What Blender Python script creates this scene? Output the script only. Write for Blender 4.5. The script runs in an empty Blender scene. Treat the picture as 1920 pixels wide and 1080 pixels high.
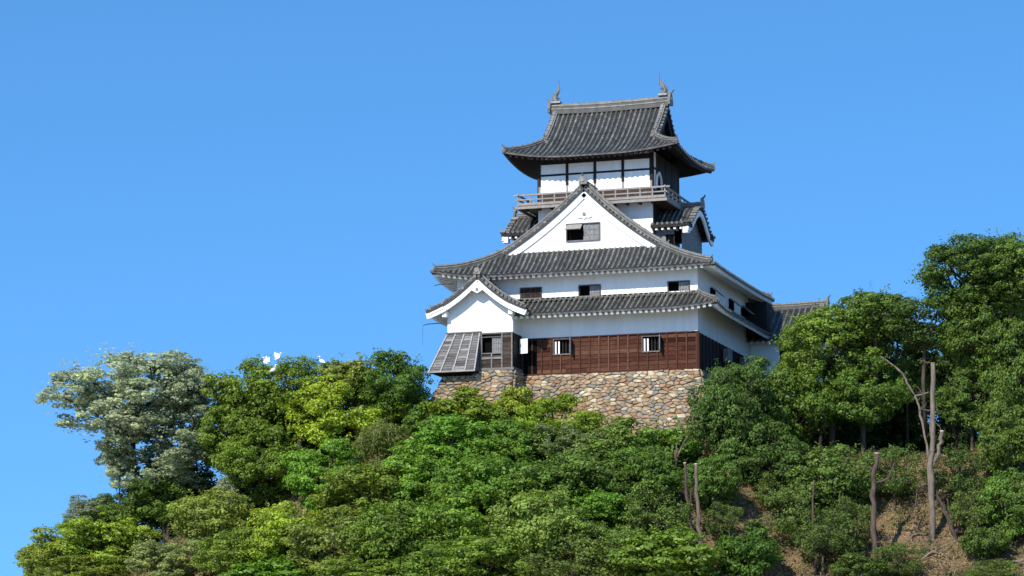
import bpy, math, random
import numpy as np
from mathutils import Vector, Matrix
R = math.radians
rnd = random.Random(7)
scene = bpy.context.scene
COL = scene.collection

# ------------------------------------------------------------------ camera
CAM = np.array([41.54845974, -179.96615097, -26.4])
YAW, PITCH, FPX = R(17.043074917), R(9.895722558), 5000.0
cam_d = bpy.data.cameras.new('camera'); cam = bpy.data.objects.new('camera', cam_d); COL.objects.link(cam)
cam.location = CAM; cam.rotation_euler = (math.pi/2+PITCH, 0, YAW)
cam_d.sensor_width = 36; cam_d.lens = FPX/1920*36; cam_d.clip_start = 1; cam_d.clip_end = 20000
scene.camera = cam
_f = np.array([-math.sin(YAW)*math.cos(PITCH), math.cos(YAW)*math.cos(PITCH), math.sin(PITCH)])
_r = np.array([math.cos(YAW), math.sin(YAW), 0]); _u = np.cross(_r, _f)
def ray(px, py): return _f+(px-960)/FPX*_r-(py-540)/FPX*_u
def at(px, py, Y):                       # world point seen at a photo pixel, at depth Y
    d = ray(px, py); return CAM+d*((Y-CAM[1])/d[1])

# ------------------------------------------------------------------ sky, sun, exposure
SUN_AZ, SUN_EL = R(17), R(38.5)            # azimuth to the left of the facade's normal
sun_dir = Vector((-math.sin(SUN_AZ)*math.cos(SUN_EL), -math.cos(SUN_AZ)*math.cos(SUN_EL), math.sin(SUN_EL)))
world = bpy.data.worlds.new('World'); scene.world = world; world.use_nodes = True
wt = world.node_tree; wt.nodes.clear()
wo = wt.nodes.new('ShaderNodeOutputWorld'); wb = wt.nodes.new('ShaderNodeBackground')
sky = wt.nodes.new('ShaderNodeTexSky'); sky.sky_type = 'NISHITA'; sky.sun_disc = False
sky.sun_elevation = SUN_EL; sky.sun_rotation = math.pi+SUN_AZ
sky.altitude = 300; sky.air_density = 1.0; sky.dust_density = 0.15; sky.ozone_density = 4.0
tc = wt.nodes.new('ShaderNodeTexCoord'); mp = wt.nodes.new('ShaderNodeMapping')
mp.inputs['Location'].default_value = (0, 0, 0.30)
hsv = wt.nodes.new('ShaderNodeHueSaturation'); hsv.inputs['Hue'].default_value = .495; hsv.inputs['Saturation'].default_value = 1.2; hsv.inputs['Value'].default_value = 1.02
wt.links.new(tc.outputs['Generated'], mp.inputs['Vector']); wt.links.new(mp.outputs[0], sky.inputs['Vector'])
wt.links.new(sky.outputs[0], hsv.inputs['Color']); wt.links.new(hsv.outputs[0], wb.inputs['Color'])
wb.inputs['Strength'].default_value = 0.15
wt.links.new(wb.outputs[0], wo.inputs['Surface'])
sd = bpy.data.lights.new('sun', 'SUN'); sun = bpy.data.objects.new('sun', sd); COL.objects.link(sun)
sd.energy = 3.0; sd.angle = R(0.5); sd.color = (1, 0.95, 0.86)
sun.rotation_euler = sun_dir.to_track_quat('Z', 'Y').to_euler()
scene.view_settings.view_transform = 'Standard'; scene.view_settings.look = 'None'
scene.view_settings.exposure = 1.0; scene.view_settings.gamma = 1.0

# ------------------------------------------------------------------ materials
def mat(name, base, rough=.7, spec=.3, ramp=None, scale=3, var=.25, attr=None, stretch=(1,1,1), bump=0, objcol=False, trans=0, grain=0, attr_mix=None):
    m = bpy.data.materials.new(name); m.use_nodes = True; nt = m.node_tree; N = nt.nodes; L = nt.links
    b = N['Principled BSDF']; b.inputs['Roughness'].default_value = rough; b.inputs['Specular IOR Level'].default_value = spec
    tc = N.new('ShaderNodeTexCoord'); mp = N.new('ShaderNodeMapping'); mp.inputs['Scale'].default_value = stretch
    L.new(tc.outputs['Object'], mp.inputs['Vector'])
    nz = N.new('ShaderNodeTexNoise'); nz.inputs['Scale'].default_value = scale; nz.inputs['Detail'].default_value = 5; nz.inputs['Roughness'].default_value = .65
    L.new(mp.outputs[0], nz.inputs['Vector'])
    if attr:
        at_ = N.new('ShaderNodeAttribute'); at_.attribute_name = attr
        rp = N.new('ShaderNodeValToRGB'); cr = rp.color_ramp
        if attr_mix == 'const': cr.interpolation = 'CONSTANT'
        while len(cr.elements) < len(ramp): cr.elements.new(.5)
        for e, (p, c) in zip(cr.elements, ramp): e.position = p; e.color = (*c, 1)
        L.new(at_.outputs['Fac'], rp.inputs[0]); col = rp.outputs[0]
    else:
        c = N.new('ShaderNodeRGB'); c.outputs[0].default_value = (*base, 1); col = c.outputs[0]
    if objcol:
        oi = N.new('ShaderNodeObjectInfo'); mx = N.new('ShaderNodeMixRGB'); mx.blend_type = 'MULTIPLY'; mx.inputs[0].default_value = 1
        L.new(col, mx.inputs[1]); L.new(oi.outputs['Color'], mx.inputs[2]); col = mx.outputs[0]
    mr = N.new('ShaderNodeMapRange'); mr.inputs[1].default_value = .3; mr.inputs[2].default_value = .7
    mr.inputs[3].default_value = 1-var; mr.inputs[4].default_value = 1+var
    L.new(nz.outputs['Fac'], mr.inputs[0])
    mm = N.new('ShaderNodeMixRGB'); mm.blend_type = 'MULTIPLY'; mm.inputs[0].default_value = 1
    L.new(col, mm.inputs[1]); L.new(mr.outputs[0], mm.inputs[2]); col = mm.outputs[0]
    L.new(col, b.inputs['Base Color'])
    if bump:
        bp = N.new('ShaderNodeBump'); bp.inputs['Strength'].default_value = bump; bp.inputs['Distance'].default_value = .05
        n2 = N.new('ShaderNodeTexNoise'); n2.inputs['Scale'].default_value = scale*3; n2.inputs['Detail'].default_value = 8
        L.new(mp.outputs[0], n2.inputs['Vector']); L.new(n2.outputs['Fac'], bp.inputs['Height']); L.new(bp.outputs[0], b.inputs['Normal'])
    if trans:
        t = N.new('ShaderNodeBsdfTranslucent'); ms = N.new('ShaderNodeMixShader'); ms.inputs[0].default_value = trans
        hs = N.new('ShaderNodeHueSaturation'); hs.inputs['Saturation'].default_value = 1.1; hs.inputs['Value'].default_value = 1.25
        L.new(col, hs.inputs['Color']); L.new(hs.outputs[0], t.inputs['Color'])
        L.new(b.outputs[0], ms.inputs[1]); L.new(t.outputs[0], ms.inputs[2]); L.new(ms.outputs[0], N['Material Output'].inputs['Surface'])
    return m
M = {}
M['plaster'] = mat('white_plaster', (.80,.785,.735), .85, .2, scale=1.6, var=.075, bump=.08, stretch=(1.4,1.4,.22))
M['tile'] = mat('roof_tile', None, .55, .4, attr='v', ramp=[(0,(.013,.013,.012)),(.35,(.043,.042,.037)),(.6,(.112,.107,.093)),(1,(.27,.255,.215))], scale=1.3, var=.35)
M['ridge'] = mat('ridge_tile', None, .6, .35, attr='v', ramp=[(0,(.03,.03,.028)),(.5,(.10,.096,.085)),(1,(.27,.255,.22))], scale=2.5, var=.4)
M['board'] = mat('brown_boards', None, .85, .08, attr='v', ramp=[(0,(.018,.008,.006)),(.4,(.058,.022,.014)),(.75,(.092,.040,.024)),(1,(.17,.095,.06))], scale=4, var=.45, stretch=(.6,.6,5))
M['bay_board'] = mat('dark_weathered_boards', None, .85, .08, attr='v', ramp=[(0,(.014,.010,.008)),(.4,(.042,.030,.024)),(.75,(.07,.05,.04)),(1,(.13,.09,.07))], scale=4, var=.45, stretch=(.6,.6,5))
M['grey_board'] = mat('weathered_boards', None, .8, .2, attr='v', ramp=[(0,(.07,.06,.055)),(.5,(.16,.15,.14)),(1,(.34,.33,.31))], scale=4, var=.4, stretch=(.6,.6,5))
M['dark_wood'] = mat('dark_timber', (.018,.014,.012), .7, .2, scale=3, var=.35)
M['brown_wood'] = mat('brown_timber', (.055,.035,.026), .75, .2, scale=4, var=.4)
M['rail_wood'] = mat('pale_weathered_timber', (.26,.235,.21), .8, .2, scale=5, var=.25)
M['void'] = mat('interior_or_shadow', (.006,.006,.006), .9, .0, var=.1)
M['soffit'] = mat('eave_shade_boards', (.15,.125,.10), .85, .2, scale=2, var=.3)  # soffits toned dark brown, the shade under the eaves is in the colour
M['shutter'] = mat('grey_shutter_shaded_wall', (.20,.20,.195), .8, .2, scale=5, var=.3)
M['stone'] = mat('field_stone', None, .85, .25, attr='v', attr_mix='lin', ramp=[(0,(.15,.15,.135)),(.14,(.22,.20,.16)),(.30,(.28,.205,.13)),(.45,(.34,.245,.145)),(.60,(.28,.155,.08)),(.74,(.23,.135,.075)),(.86,(.38,.30,.18)),(1,(.52,.45,.32))], scale=2.6, var=.38, bump=.6)
M['gap'] = mat('packed_earth', (.035,.026,.018), .95, .1, scale=3, var=.4)
M['iron'] = mat('dark_iron', (.03,.03,.035), .5, .5, var=.1)
M['bark'] = mat('brown_bark', (.075,.058,.045), .9, .15, scale=4, var=.5, stretch=(2,2,.5), bump=.5)
M['pale_bark'] = mat('bleached_bark', (.165,.132,.102), .9, .1, scale=2.2, var=.5, stretch=(2.5,2.5,.6), bump=.5, objcol=True)
M['cut_wood'] = mat('cut_wood', (.62,.50,.38), .9, .1, var=.1)
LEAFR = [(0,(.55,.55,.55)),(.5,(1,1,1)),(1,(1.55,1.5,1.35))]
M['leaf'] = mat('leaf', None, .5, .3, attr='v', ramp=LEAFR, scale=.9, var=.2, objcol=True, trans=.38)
M['bird'] = mat('white_feathers', (.8,.79,.76), .8, .2, var=.05)

# ------------------------------------------------------------------ mesh builder
SH = 0.05                                   # the keep's plan is a slight parallelogram
def castle_xf(v): v = v.copy(); v[:,0] += SH*v[:,1]; return v
class MB:
    def __init__(s): s.v = []; s.f = []; s.a = []; s.n = 0
    def add(s, verts, faces, val=.5):
        o = s.n; s.v.extend([tuple(map(float, p)) for p in verts]); s.n += len(verts)
        for k, f in enumerate(faces):
            s.f.append([o+i for i in f]); s.a.append(val[k] if isinstance(val, (list, np.ndarray)) else val)
        return s
    def box(s, x0, x1, y0, y1, z0, z1, val=.5):
        return s.add([(x,y,z) for z in (z0,z1) for y in (y0,y1) for x in (x0,x1)],
              [(0,2,3,1),(4,5,7,6),(0,1,5,4),(1,3,7,5),(3,2,6,7),(2,0,4,6)], val)
    def hexa(s, p, val=.5):                 # 8 points, bottom ring then top ring
        return s.add(p, [(3,2,1,0),(4,5,6,7),(0,1,5,4),(1,2,6,5),(2,3,7,6),(3,0,4,7)], val)
    def bar(s, p, q, w, h, up=(0,0,1), val=.5):
        p, q, up = Vector(p), Vector(q), Vector(up); d = (q-p).normalized(); sx = d.cross(up).normalized(); sy = sx.cross(d)
        a, b = sx*(w/2), sy*(h/2)
        return s.hexa([p-a-b, p+a-b, p+a+b, p-a+b, q-a-b, q+a-b, q+a+b, q-a+b], val)
    def sweep(s, path, prof, up=(0,0,1), val=.5, caps=True, scales=None):
        """prof: (side, up) offsets; path: points"""
        n = len(prof); P = [Vector(p) for p in path]; vs = []; fs = []; va = []
        for i, p in enumerate(P):
            d = (P[min(i+1,len(P)-1)]-P[max(i-1,0)]).normalized(); sx = d.cross(Vector(up)).normalized(); sy = sx.cross(d)
            k = scales[i] if scales else 1
            vs += [p+sx*(a*k)+sy*(b*k) for a, b in prof]
        for i in range(len(P)-1):
            for j in range(n):
                fs.append((i*n+j, i*n+(j+1)%n, (i+1)*n+(j+1)%n, (i+1)*n+j)); va.append(val[j] if isinstance(val, list) else val)
        if caps:
            fs += [tuple(range(n))[::-1], tuple((len(P)-1)*n+j for j in range(n))]; c = val[0] if isinstance(val, list) else val; va += [c, c]
        return s.add(vs, fs, va)
    def tube(s, path, radii, n=7, val=.5):
        prof = [(math.cos(2*math.pi*k/n), math.sin(2*math.pi*k/n)) for k in range(n)]
        P = [Vector(p) for p in path]; d = (P[-1]-P[0]).normalized()
        up = (0,0,1) if abs(d.z) < .8 else (0.3,1,0)
        return s.sweep(path, prof, up, val, True, radii)
    def build(s, name, m, parent=None, xf=None, smooth=False, coll=True):
        V = np.array(s.v, float).reshape(-1,3)
        if xf is not None: V = xf(V)
        r = parent
        while r is not None and r.parent is not None: r = r.parent
        if r is not None: V = V-np.array(r.location)
        me = bpy.data.meshes.new(name); me.from_pydata(V.tolist(), [], s.f); me.materials.append(m)
        a = me.attributes.new('v', 'FLOAT', 'FACE'); a.data.foreach_set('value', np.array(s.a, 'f'))
        if smooth: me.polygons.foreach_set('use_smooth', [True]*len(me.polygons))
        me.update()
        o = bpy.data.objects.new(name, me); COL.objects.link(o)
        if parent is not None: o.parent = parent
        return o
def tag(o, label=None, cat=None, group=None, kind=None):
    for k, v in (('label',label),('category',cat),('group',group),('kind',kind)):
        if v: o[k] = v
    return o
def empty(name, loc, label, cat, group=None, rz=0):
    o = bpy.data.objects.new(name, None); COL.objects.link(o); o.location = loc; o.rotation_euler.z = rz
    return tag(o, label, cat, group)

# ================================================================== terrain
def smooth(x): x = np.clip(x, 0, 1); return x*x*(3-2*x)
def hnoise(x, y): return .35*np.sin(.61*x+1.3)*np.cos(.53*y+.4)+.2*np.sin(1.7*x+.9*y)+.12*np.sin(2.9*y-1.9*x+2)
def ground(x, y):
    x = np.asarray(x, float); y = np.asarray(y, float)
    top = -5.0-1.6*smooth((x-3)/8)-.0*y
    edge = -4.0+3.0*smooth((x-2)/8)
    z = top-.86*np.maximum(0, edge-y)
    z = z-.42*np.maximum(0, -23-x)-.35*np.maximum(0, x-30)
    z = z-.5*np.maximum(0, y-32)
    z = z+hnoise(x, y)*.7
    return np.maximum(z, -29+.2*hnoise(x*.1, y*.1))
def axis(lo, hi, st, far):
    c = list(np.arange(lo, hi+.01, st)); d = st; a, b = lo, hi; L = []; Rr = []
    while a > -far or b < far:
        d *= 1.35; a -= d; b += d; L.append(a); Rr.append(b)
    return np.array(L[::-1]+c+Rr)
gx = axis(-75, 45, .8, 6000); gy = axis(-40, 45, .8, 6000)
GX, GY = np.meshgrid(gx, gy); GZ = ground(GX, GY)
g = MB(); nx = len(gx)
g.v = np.stack([GX.ravel(), GY.ravel(), GZ.ravel()], 1).tolist(); g.n = len(g.v)
g.f = [(j*nx+i, j*nx+i+1, (j+1)*nx+i+1, (j+1)*nx+i) for j in range(len(gy)-1) for i in range(nx-1)]; g.a = [.5]*len(g.f)
def soil_mat():
    m = mat('hillside_soil', (.2,.12,.07), .95, .1, scale=.5, var=.3, bump=.7); nt = m.node_tree; N = nt.nodes; L = nt.links
    b = N['Principled BSDF']; tc = N.new('ShaderNodeTexCoord'); n = N.new('ShaderNodeTexNoise'); n.inputs['Scale'].default_value = .55; n.inputs['Detail'].default_value = 8; n.inputs['Roughness'].default_value = .7
    L.new(tc.outputs['Object'], n.inputs['Vector']); rp = N.new('ShaderNodeValToRGB'); cr = rp.color_ramp
    for p, c in ((.36,(.05,.055,.02)),(.46,(.11,.09,.045)),(.58,(.18,.115,.068)),(.70,(.27,.18,.115))):
        e = cr.elements.new(p); e.color = (*c, 1)
    cr.elements.remove(cr.elements[0]); cr.elements.remove(cr.elements[-1])
    L.new(n.outputs['Fac'], rp.inputs[0]); # unseen flat river land below, made pale to bounce light up onto the walls
    sx = N.new('ShaderNodeSeparateXYZ'); L.new(tc.outputs['Object'], sx.inputs[0]); lo = N.new('ShaderNodeMapRange'); lo.inputs[1].default_value = -27.5; lo.inputs[2].default_value = -25.5; lo.inputs[3].default_value = 1; lo.inputs[4].default_value = 0
    L.new(sx.outputs['Z'], lo.inputs[0]); mg = N.new('ShaderNodeMixRGB'); mg.inputs[2].default_value = (.37,.34,.29,1); L.new(lo.outputs[0], mg.inputs[0]); L.new(rp.outputs[0], mg.inputs[1])
    L.new(mg.outputs[0], b.inputs['Base Color']); return m
tag(g.build('hillside', soil_mat(), smooth=True), kind='structure')

# ================================================================== castle
castle = empty('castle_keep', (-8.5, 6.5, 0), 'white plastered wooden castle keep with three tiers of grey tiled roofs on the stone wall', 'castle')
CX = castle_xf
def part(mb, name, m, parent=castle, smooth=False, label=None):
    o = mb.build(name, m, parent, CX, smooth)
    if label: o['label'] = label
    return o

# ---- roofs
def rib(mb, pts, r=.092):
    """one row of round cover tiles running up the slope; pts from eave to top"""
    L = [0]
    for a, b in zip(pts, pts[1:]): L.append(L[-1]+(Vector(b)-Vector(a)).length)
    T = L[-1]
    if T < .25: return
    ns = max(1, int(round(T/.32))); P = np.array(pts); L = np.array(L)
    def pos(d): return np.array([np.interp(d, L, P[:,k]) for k in range(3)])
    v = []; f = []; a = []; m = 5; base = rnd.uniform(.50,.72)
    prof = [(math.cos(math.pi*k/(m-1)), math.sin(math.pi*k/(m-1))) for k in range(m)]
    for i in range(ns):
        p, q = pos(T*i/ns), pos(T*(i+1)/ns); d = Vector(q-p).normalized(); sx = d.cross(Vector((0,0,1))).normalized(); sy = sx.cross(d)
        o = len(v); jr = rnd.uniform(.93,1.07)
        for pt, rr in ((Vector(p), r*1.08*jr), (Vector(q), r*.9*jr)):
            v += [pt+sx*(c*rr)+sy*(s_*rr*1.15-.01) for c, s_ in prof]
        val = min(1, max(.2, base+rnd.gauss(0,.06)+(.14 if rnd.random() < .05 else 0)))
        for k in range(m-1): f.append((o+k, o+k+1, o+m+k+1, o+m+k)); a.append(val)
        f.append(tuple(o+k for k in range(m))[::-1]); a.append(val*.6)
    # round end tile at the eave
    p = Vector(pts[0]); d = (Vector(pts[1])-p).normalized(); sx = d.cross(Vector((0,0,1))).normalized(); sy = sx.cross(d)
    o = len(v); v += [p-d*.02+sx*(r*1.12*math.cos(2*math.pi*k/8))+sy*(r*1.12*math.sin(2*math.pi*k/8)+.01) for k in range(8)]
    f.append(tuple(o+k for k in range(8))[::-1]); a.append(.5)
    mb.add(v, f, a)
def panel(mb, em, rm, S, us, tmax, ov, tmin=None, rafters=True, pitch=.38, edge=.13, soff=.17, raf=(.20,.23), raf_sp=.42, ribs=True):
    """S(u,t)->xyz. mb tiles, em eave boards+soffit, rm rafters. us=(u0,u1)"""
    u0, u1 = us; n = max(2, int(round((u1-u0)/pitch))); U = np.linspace(u0, u1, n*2+1); K = 8
    cols = []
    for u in U:
        t0 = tmin(u) if tmin else 0; t1 = max(t0+1e-3, tmax(u)); cols.append([S(u, t0+(t1-t0)*k/K) for k in range(K+1)])
    v = [p for c in cols for p in c]; f = []; a = []
    for i in range(len(U)-1):
        for k in range(K): f.append((i*(K+1)+k, (i+1)*(K+1)+k, (i+1)*(K+1)+k+1, i*(K+1)+k+1)); a.append(rnd.uniform(.0,.12))  # sheet between the ribs near black, valley shade painted into the tiles
    mb.add(v, f, a)
    if tmin is None:
        # tile edge, board edge, soffit
        v = []; f = []; a = []
        e0 = [Vector(S(u, 0)) for u in U]
        inn = [(Vector(S(u, .3))-Vector(S(u, 0))) for u in U]; inn = [Vector((d.x, d.y, 0)).normalized() for d in inn]
        for e in e0: v += [e, e-Vector((0,0,edge))]
        mb.add(v, [(2*i, 2*i+1, 2*i+3, 2*i+2) for i in range(len(U)-1)], [rnd.uniform(.25,.55) for _ in range(len(U)-1)])
        v = []; f = []
        for u, e, d in zip(U, e0, inn):
            t1 = min(max(tmax(u), .02), ov+.15)
            a_ = e+d*.10-Vector((0,0,edge)); b_ = e+d*.22-Vector((0,0,soff)); c_ = Vector(S(u, t1*.5+.03))-Vector((0,0,soff)); d_ = Vector(S(u, t1))-Vector((0,0,soff))
            v += [e-Vector((0,0,edge)), a_, b_, c_, d_]
        for i in range(len(U)-1):
            for k in range(4): f.append((5*i+k, 5*i+k+1, 5*i+k+6, 5*i+k+5))
        em.add(v, f)
        if rafters:
            nr = int((u1-u0)/raf_sp); 
            for i in range(nr+1):
                u = u0+.12+(u1-u0-.24)*i/nr; t1 = min(tmax(u), ov+.05)
                if t1 < .35: continue
                p = Vector(S(u, .10))-Vector((0,0,soff+raf[1]/2-.01)); q = Vector(S(u, t1))-Vector((0,0,soff+raf[1]/2-.01))
                rm.append((p, q, raf))
    if ribs:
        for i in range(n):
            u = U[2*i+1]; t0 = tmin(u) if tmin else 0; t1 = tmax(u)
            if t1-t0 < .2: continue
            k = max(3, int((t1-t0)/.5)); rib(mb, [S(u, t0+(t1-t0)*j/k) for j in range(k+1)])
def rafters_of(rm, m, roof, single):
    if single:
        for p, q, r_ in rm: part(MB().bar(p, q, *r_), 'rafter', M[m], roof)
    elif rm:
        b_ = MB()
        for p, q, r_ in rm: b_.bar(p, q, *r_)
        tag(part(b_, 'eave_rafters', M[m], roof), kind='stuff')
def ridge_prof(w, h):
    c = w/2
    p = [(-c,-.12),(-c,h*.28),(-c-.035,h*.30),(-c-.035,h*.40),(-c*.88,h*.42),(-c*.88,h*.66),(-c*.88-.03,h*.68),(-c*.88-.03,h*.76),(-c*.6,h*.78),(-c*.5,h*.93),(0,h),
         (c*.5,h*.93),(c*.6,h*.78),(c*.88+.03,h*.76),(c*.88+.03,h*.68),(c*.88,h*.66),(c*.88,h*.42),(c+.035,h*.40),(c+.035,h*.30),(c,h*.28),(c,-.12)]
    v = [.3,.8,.9,.8,.35,.75,.9,.75,.6,.75,.75,.6,.75,.9,.75,.35,.8,.9,.8,.3,.2]
    return p, v
def ridge(mb, path, w=.34, h=.42):
    p, v = ridge_prof(w, h); mb.sweep(path, p, val=v)
    P = [Vector(q) for q in path]
    for a, b in zip(P, P[1:]):              # joints of the round cap tiles
        n = max(1, int((b-a).length/.35))
        for i in range(n):
            c = a.lerp(b, (i+.5)/n); d = (b-a).normalized(); sx = d.cross(Vector((0,0,1))).normalized(); sy = sx.cross(d)
            t = c+sy*(h-.03); mb.bar(t-d*.03, t+d*.03, w*.5, .10, val=rnd.uniform(.5,.95))
def oni(mb, p, d, s=1.0):
    """ridge-end tile: a shaped plate with shoulders, with an upward peg"""
    p = Vector(p); d = Vector(d); d.z = 0; d.normalize(); sx = d.cross(Vector((0,0,1))); z = Vector((0,0,1))
    out = [(-.34,-.22),(-.38,.02),(-.26,.10),(-.28,.30),(-.14,.46),(0,.52),(.14,.46),(.28,.30),(.26,.10),(.38,.02),(.34,-.22)]
    n = len(out); v = [p+sx*(a*s)+z*(b*s)+d*(.10*s) for a, b in out]+[p+sx*(a*s)+z*(b*s)-d*(.06*s) for a, b in out]
    f = [tuple(range(n)), tuple(range(n, 2*n))[::-1]]+[(i, n+i, n+(i+1)%n, (i+1)%n) for i in range(n)]
    mb.add(v, f, .7)
    c = p+d*(.13*s)+z*(.12*s); mb.sweep([c-d*.04, c+d*.04*s], [(.13*s*math.cos(k*math.pi/4), .13*s*math.sin(k*math.pi/4)) for k in range(8)], val=.95)
    mb.tube([p+z*(.44*s)-d*.1*s, p+z*(.58*s)+d*.14*s, p+z*(.74*s)+d*.24*s], [.075*s,.07*s,.055*s], 6, .6)
def irimoya(name, Mp, a0, a1, b0, b1, bR, ag0, ag1, ro, fm, fh, ze, lifts, ov, em_mat, raf_mat, rafters=True, raf_col=None, sides=('b0','b1','a0','a1'), label=None, LR=5.0, rw=.4, rh=.6, barge_mat='plaster', kud=.34, parent=castle, single=None, edge=.13, soff=.17):
    run0, run1 = bR-b0, b1-bR
    s0, s1 = 1.0, run0/run1                  # scale so both slopes reach the ridge at one height
    T = np.linspace(0, 14, 600)
    def F0(t): return fm(t)
    def F1(t): return fm(t*s1)
    def inv(f, z): return float(np.interp(z, f(T), T))
    def lift(a, b):
        z = 0
        for (ca, cb), c in zip(((a0,b0),(a1,b0),(a0,b1),(a1,b1)), lifts):
            z += c*max(0, 1-math.hypot(a-ca, b-cb)/LR)**2
        return z
    def side_b(sg):
        F = F0 if sg == 0 else F1; b_e = b0 if sg == 0 else b1; run = run0 if sg == 0 else run1; dr = 1 if sg == 0 else -1
        def tmax(a):
            if ag0-ro <= a <= ag1+ro: return run
            s = a-a0 if a < ag0 else a1-a
            return min(run, inv(F, fh(max(s, 0))))
        def S(a, t): b = b_e+dr*t; return Mp(a, b, ze+F(t)+lift(a, b))
        return S, tmax
    def side_a(sg):
        a_e = a0 if sg == 0 else a1; dr = 1 if sg == 0 else -1; Sg = (ag0-a0) if sg == 0 else (a1-ag1)
        def tmax(b):
            return min(Sg, inv(fh, F0(max(b-b0,0))), inv(fh, F1(max(b1-b,0))))
        def S(b, t): a = a_e+dr*t; return Mp(a, b, ze+fh(t)+lift(a, b))
        return S, tmax
    mb = MB(); todo = []
    for key in ('b0','b1','a0','a1'):
        em, rm = MB(), []; todo.append((key, em, rm))
        on = key in sides
        S, tm = side_b(int(key[1])) if key[0] == 'b' else side_a(int(key[1]))
        us = (a0, a1) if key[0] == 'b' else (b0, b1)
        if key[0] == 'b':                   # corner columns stop at the hip; the middle reaches the ridge
            e = 1e-4
            panel(mb, em, rm, S, (a0, ag0-ro-e), tm, ov, rafters=rafters and on, ribs=on, edge=edge, soff=soff)
            panel(mb, em, rm, S, (ag0-ro+e, ag1+ro-e), tm, ov, rafters=rafters and on, ribs=on, edge=edge, soff=soff)
            panel(mb, em, rm, S, (ag1+ro+e, a1), tm, ov, rafters=rafters and on, ribs=on, edge=edge, soff=soff)
        else:
            panel(mb, em, rm, S, us, tm, ov, rafters=rafters and on, ribs=on, edge=edge, soff=soff)
    roof = part(mb, 'tiled_roof', M['tile'], parent, label=label)
    for key, em, rm in todo:
        part(em, 'eave_boards', M[em_mat], roof); rafters_of(rm, raf_mat, roof, key == single)
    # ridges
    S0, tm0 = side_b(0); S1, tm1 = side_b(1)
    zr = ze+F0(run0)
    rb = MB(); pts = [Mp(ag0-ro+(ag1-ag0+2*ro)*k/10, bR, zr+.10*(abs(k-5)/5)**2) for k in range(11)]
    ridge(rb, pts, rw, rh)
    A, B = Vector(pts[0]), Vector(pts[-1])
    oni(rb, A+(A-B).normalized()*.1+Vector((0,0,.25)), A-B, rh*1.7); oni(rb, B+(B-A).normalized()*.1+Vector((0,0,.25)), B-A, rh*1.7)
    part(rb, 'roof_ridge', M['ridge'], roof)
    for i, (ag, ae, sgn) in enumerate(((ag0, a0, 1), (ag1, a1, -1))):
        for j in (0, 1):
            S, F, run, be, dr = (S0, F0, run0, b0, 1) if j == 0 else (S1, F1, run1, b1, -1)
            Sg = abs(ag-ae); th = inv(F, fh(Sg))
            ak = ag-sgn*(ro-.34)
            hb = MB(); P = [S(ak, run-(run-th*.92)*k/12) for k in range(13)]
            ridge(hb, P, kud, kud*1.05)
            d = Vector(P[-1])-Vector(P[-2]); oni(hb, Vector(P[-1])+d.normalized()*.05+Vector((0,0,.1)), d, .7)
            hp = [S(ae+sgn*(Sg*(1-k/8)+.12*k/8), inv(F, fh(Sg*(1-k/8)+.12*k/8))) for k in range(9)]
            ridge(hb, hp, kud*.9, kud*.95)
            d = Vector(hp[-1])-Vector(hp[-2]); oni(hb, Vector(hp[-1])+d.normalized()*.05+Vector((0,0,.06)), d, .62)
            part(hb, 'hip_ridge', M['ridge'], roof)
            # verge: round tile ends along the gable edge, then the barge board under them
            vb = MB(); al = ag-sgn*ro; nseg = int((run-th)*1.25/.30)
            for k in range(nseg+1):
                t = th*.9+(run-th*.9)*k/nseg; p = Vector(S(al, t)); q = Vector(S(al+sgn*.42, t))
                vb.tube([p-(q-p)*.06+Vector((0,0,.05)), q+Vector((0,0,.05))], [.105,.10], 8, rnd.uniform(.3,.75))
            ed = [Vector(S(al, th*.75+(run-th*.75)*k/14)) for k in range(15)]
            inn = (Vector(S(al+sgn*.2, run))-Vector(S(al, run))).normalized()
            vb.sweep([p-Vector((0,0,.10))+inn*.1 for p in ed], [(-.1,-.07),(-.1,.09),(.1,.09),(.1,-.07)], val=.15)
            part(vb, 'verge_tiles', M['tile'], roof)
            bb = MB(); bb.sweep([p-Vector((0,0,.40))+inn*.16 for p in ed], [(-.05,-.30),(-.05,.28),(.05,.28),(.05,-.30)], val=.5)
            part(bb, 'barge_board', M[barge_mat], roof)
    return dict(roof=roof, S0=S0, S1=S1, zr=zr, F0=F0, F1=F1, run0=run0, run1=run1, b0=b0, b1=b1, bR=bR, ze=ze, fh=fh, inv=inv)
def gable_fill(mb, Mp, ag, b0, b1, bR, F0, F1, ze, zb, drop=.35):
    """solid triangular gable wall under the curve of the roof, above height zb"""
    pts = []; n = 24
    for k in range(n+1):
        b = b0+(b1-b0)*k/n; z = ze+(F0(b-b0) if b <= bR else F1(b1-b))-drop
        if z > zb: pts.append((b, z))
    for (p, z), (q, w) in zip(pts, pts[1:]):
        mb.hexa([Mp(ag,p,zb), Mp(ag,q,zb), Mp(ag+.25,q,zb), Mp(ag+.25,p,zb), Mp(ag,p,z), Mp(ag,q,w), Mp(ag+.25,q,w), Mp(ag+.25,p,z)])

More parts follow.
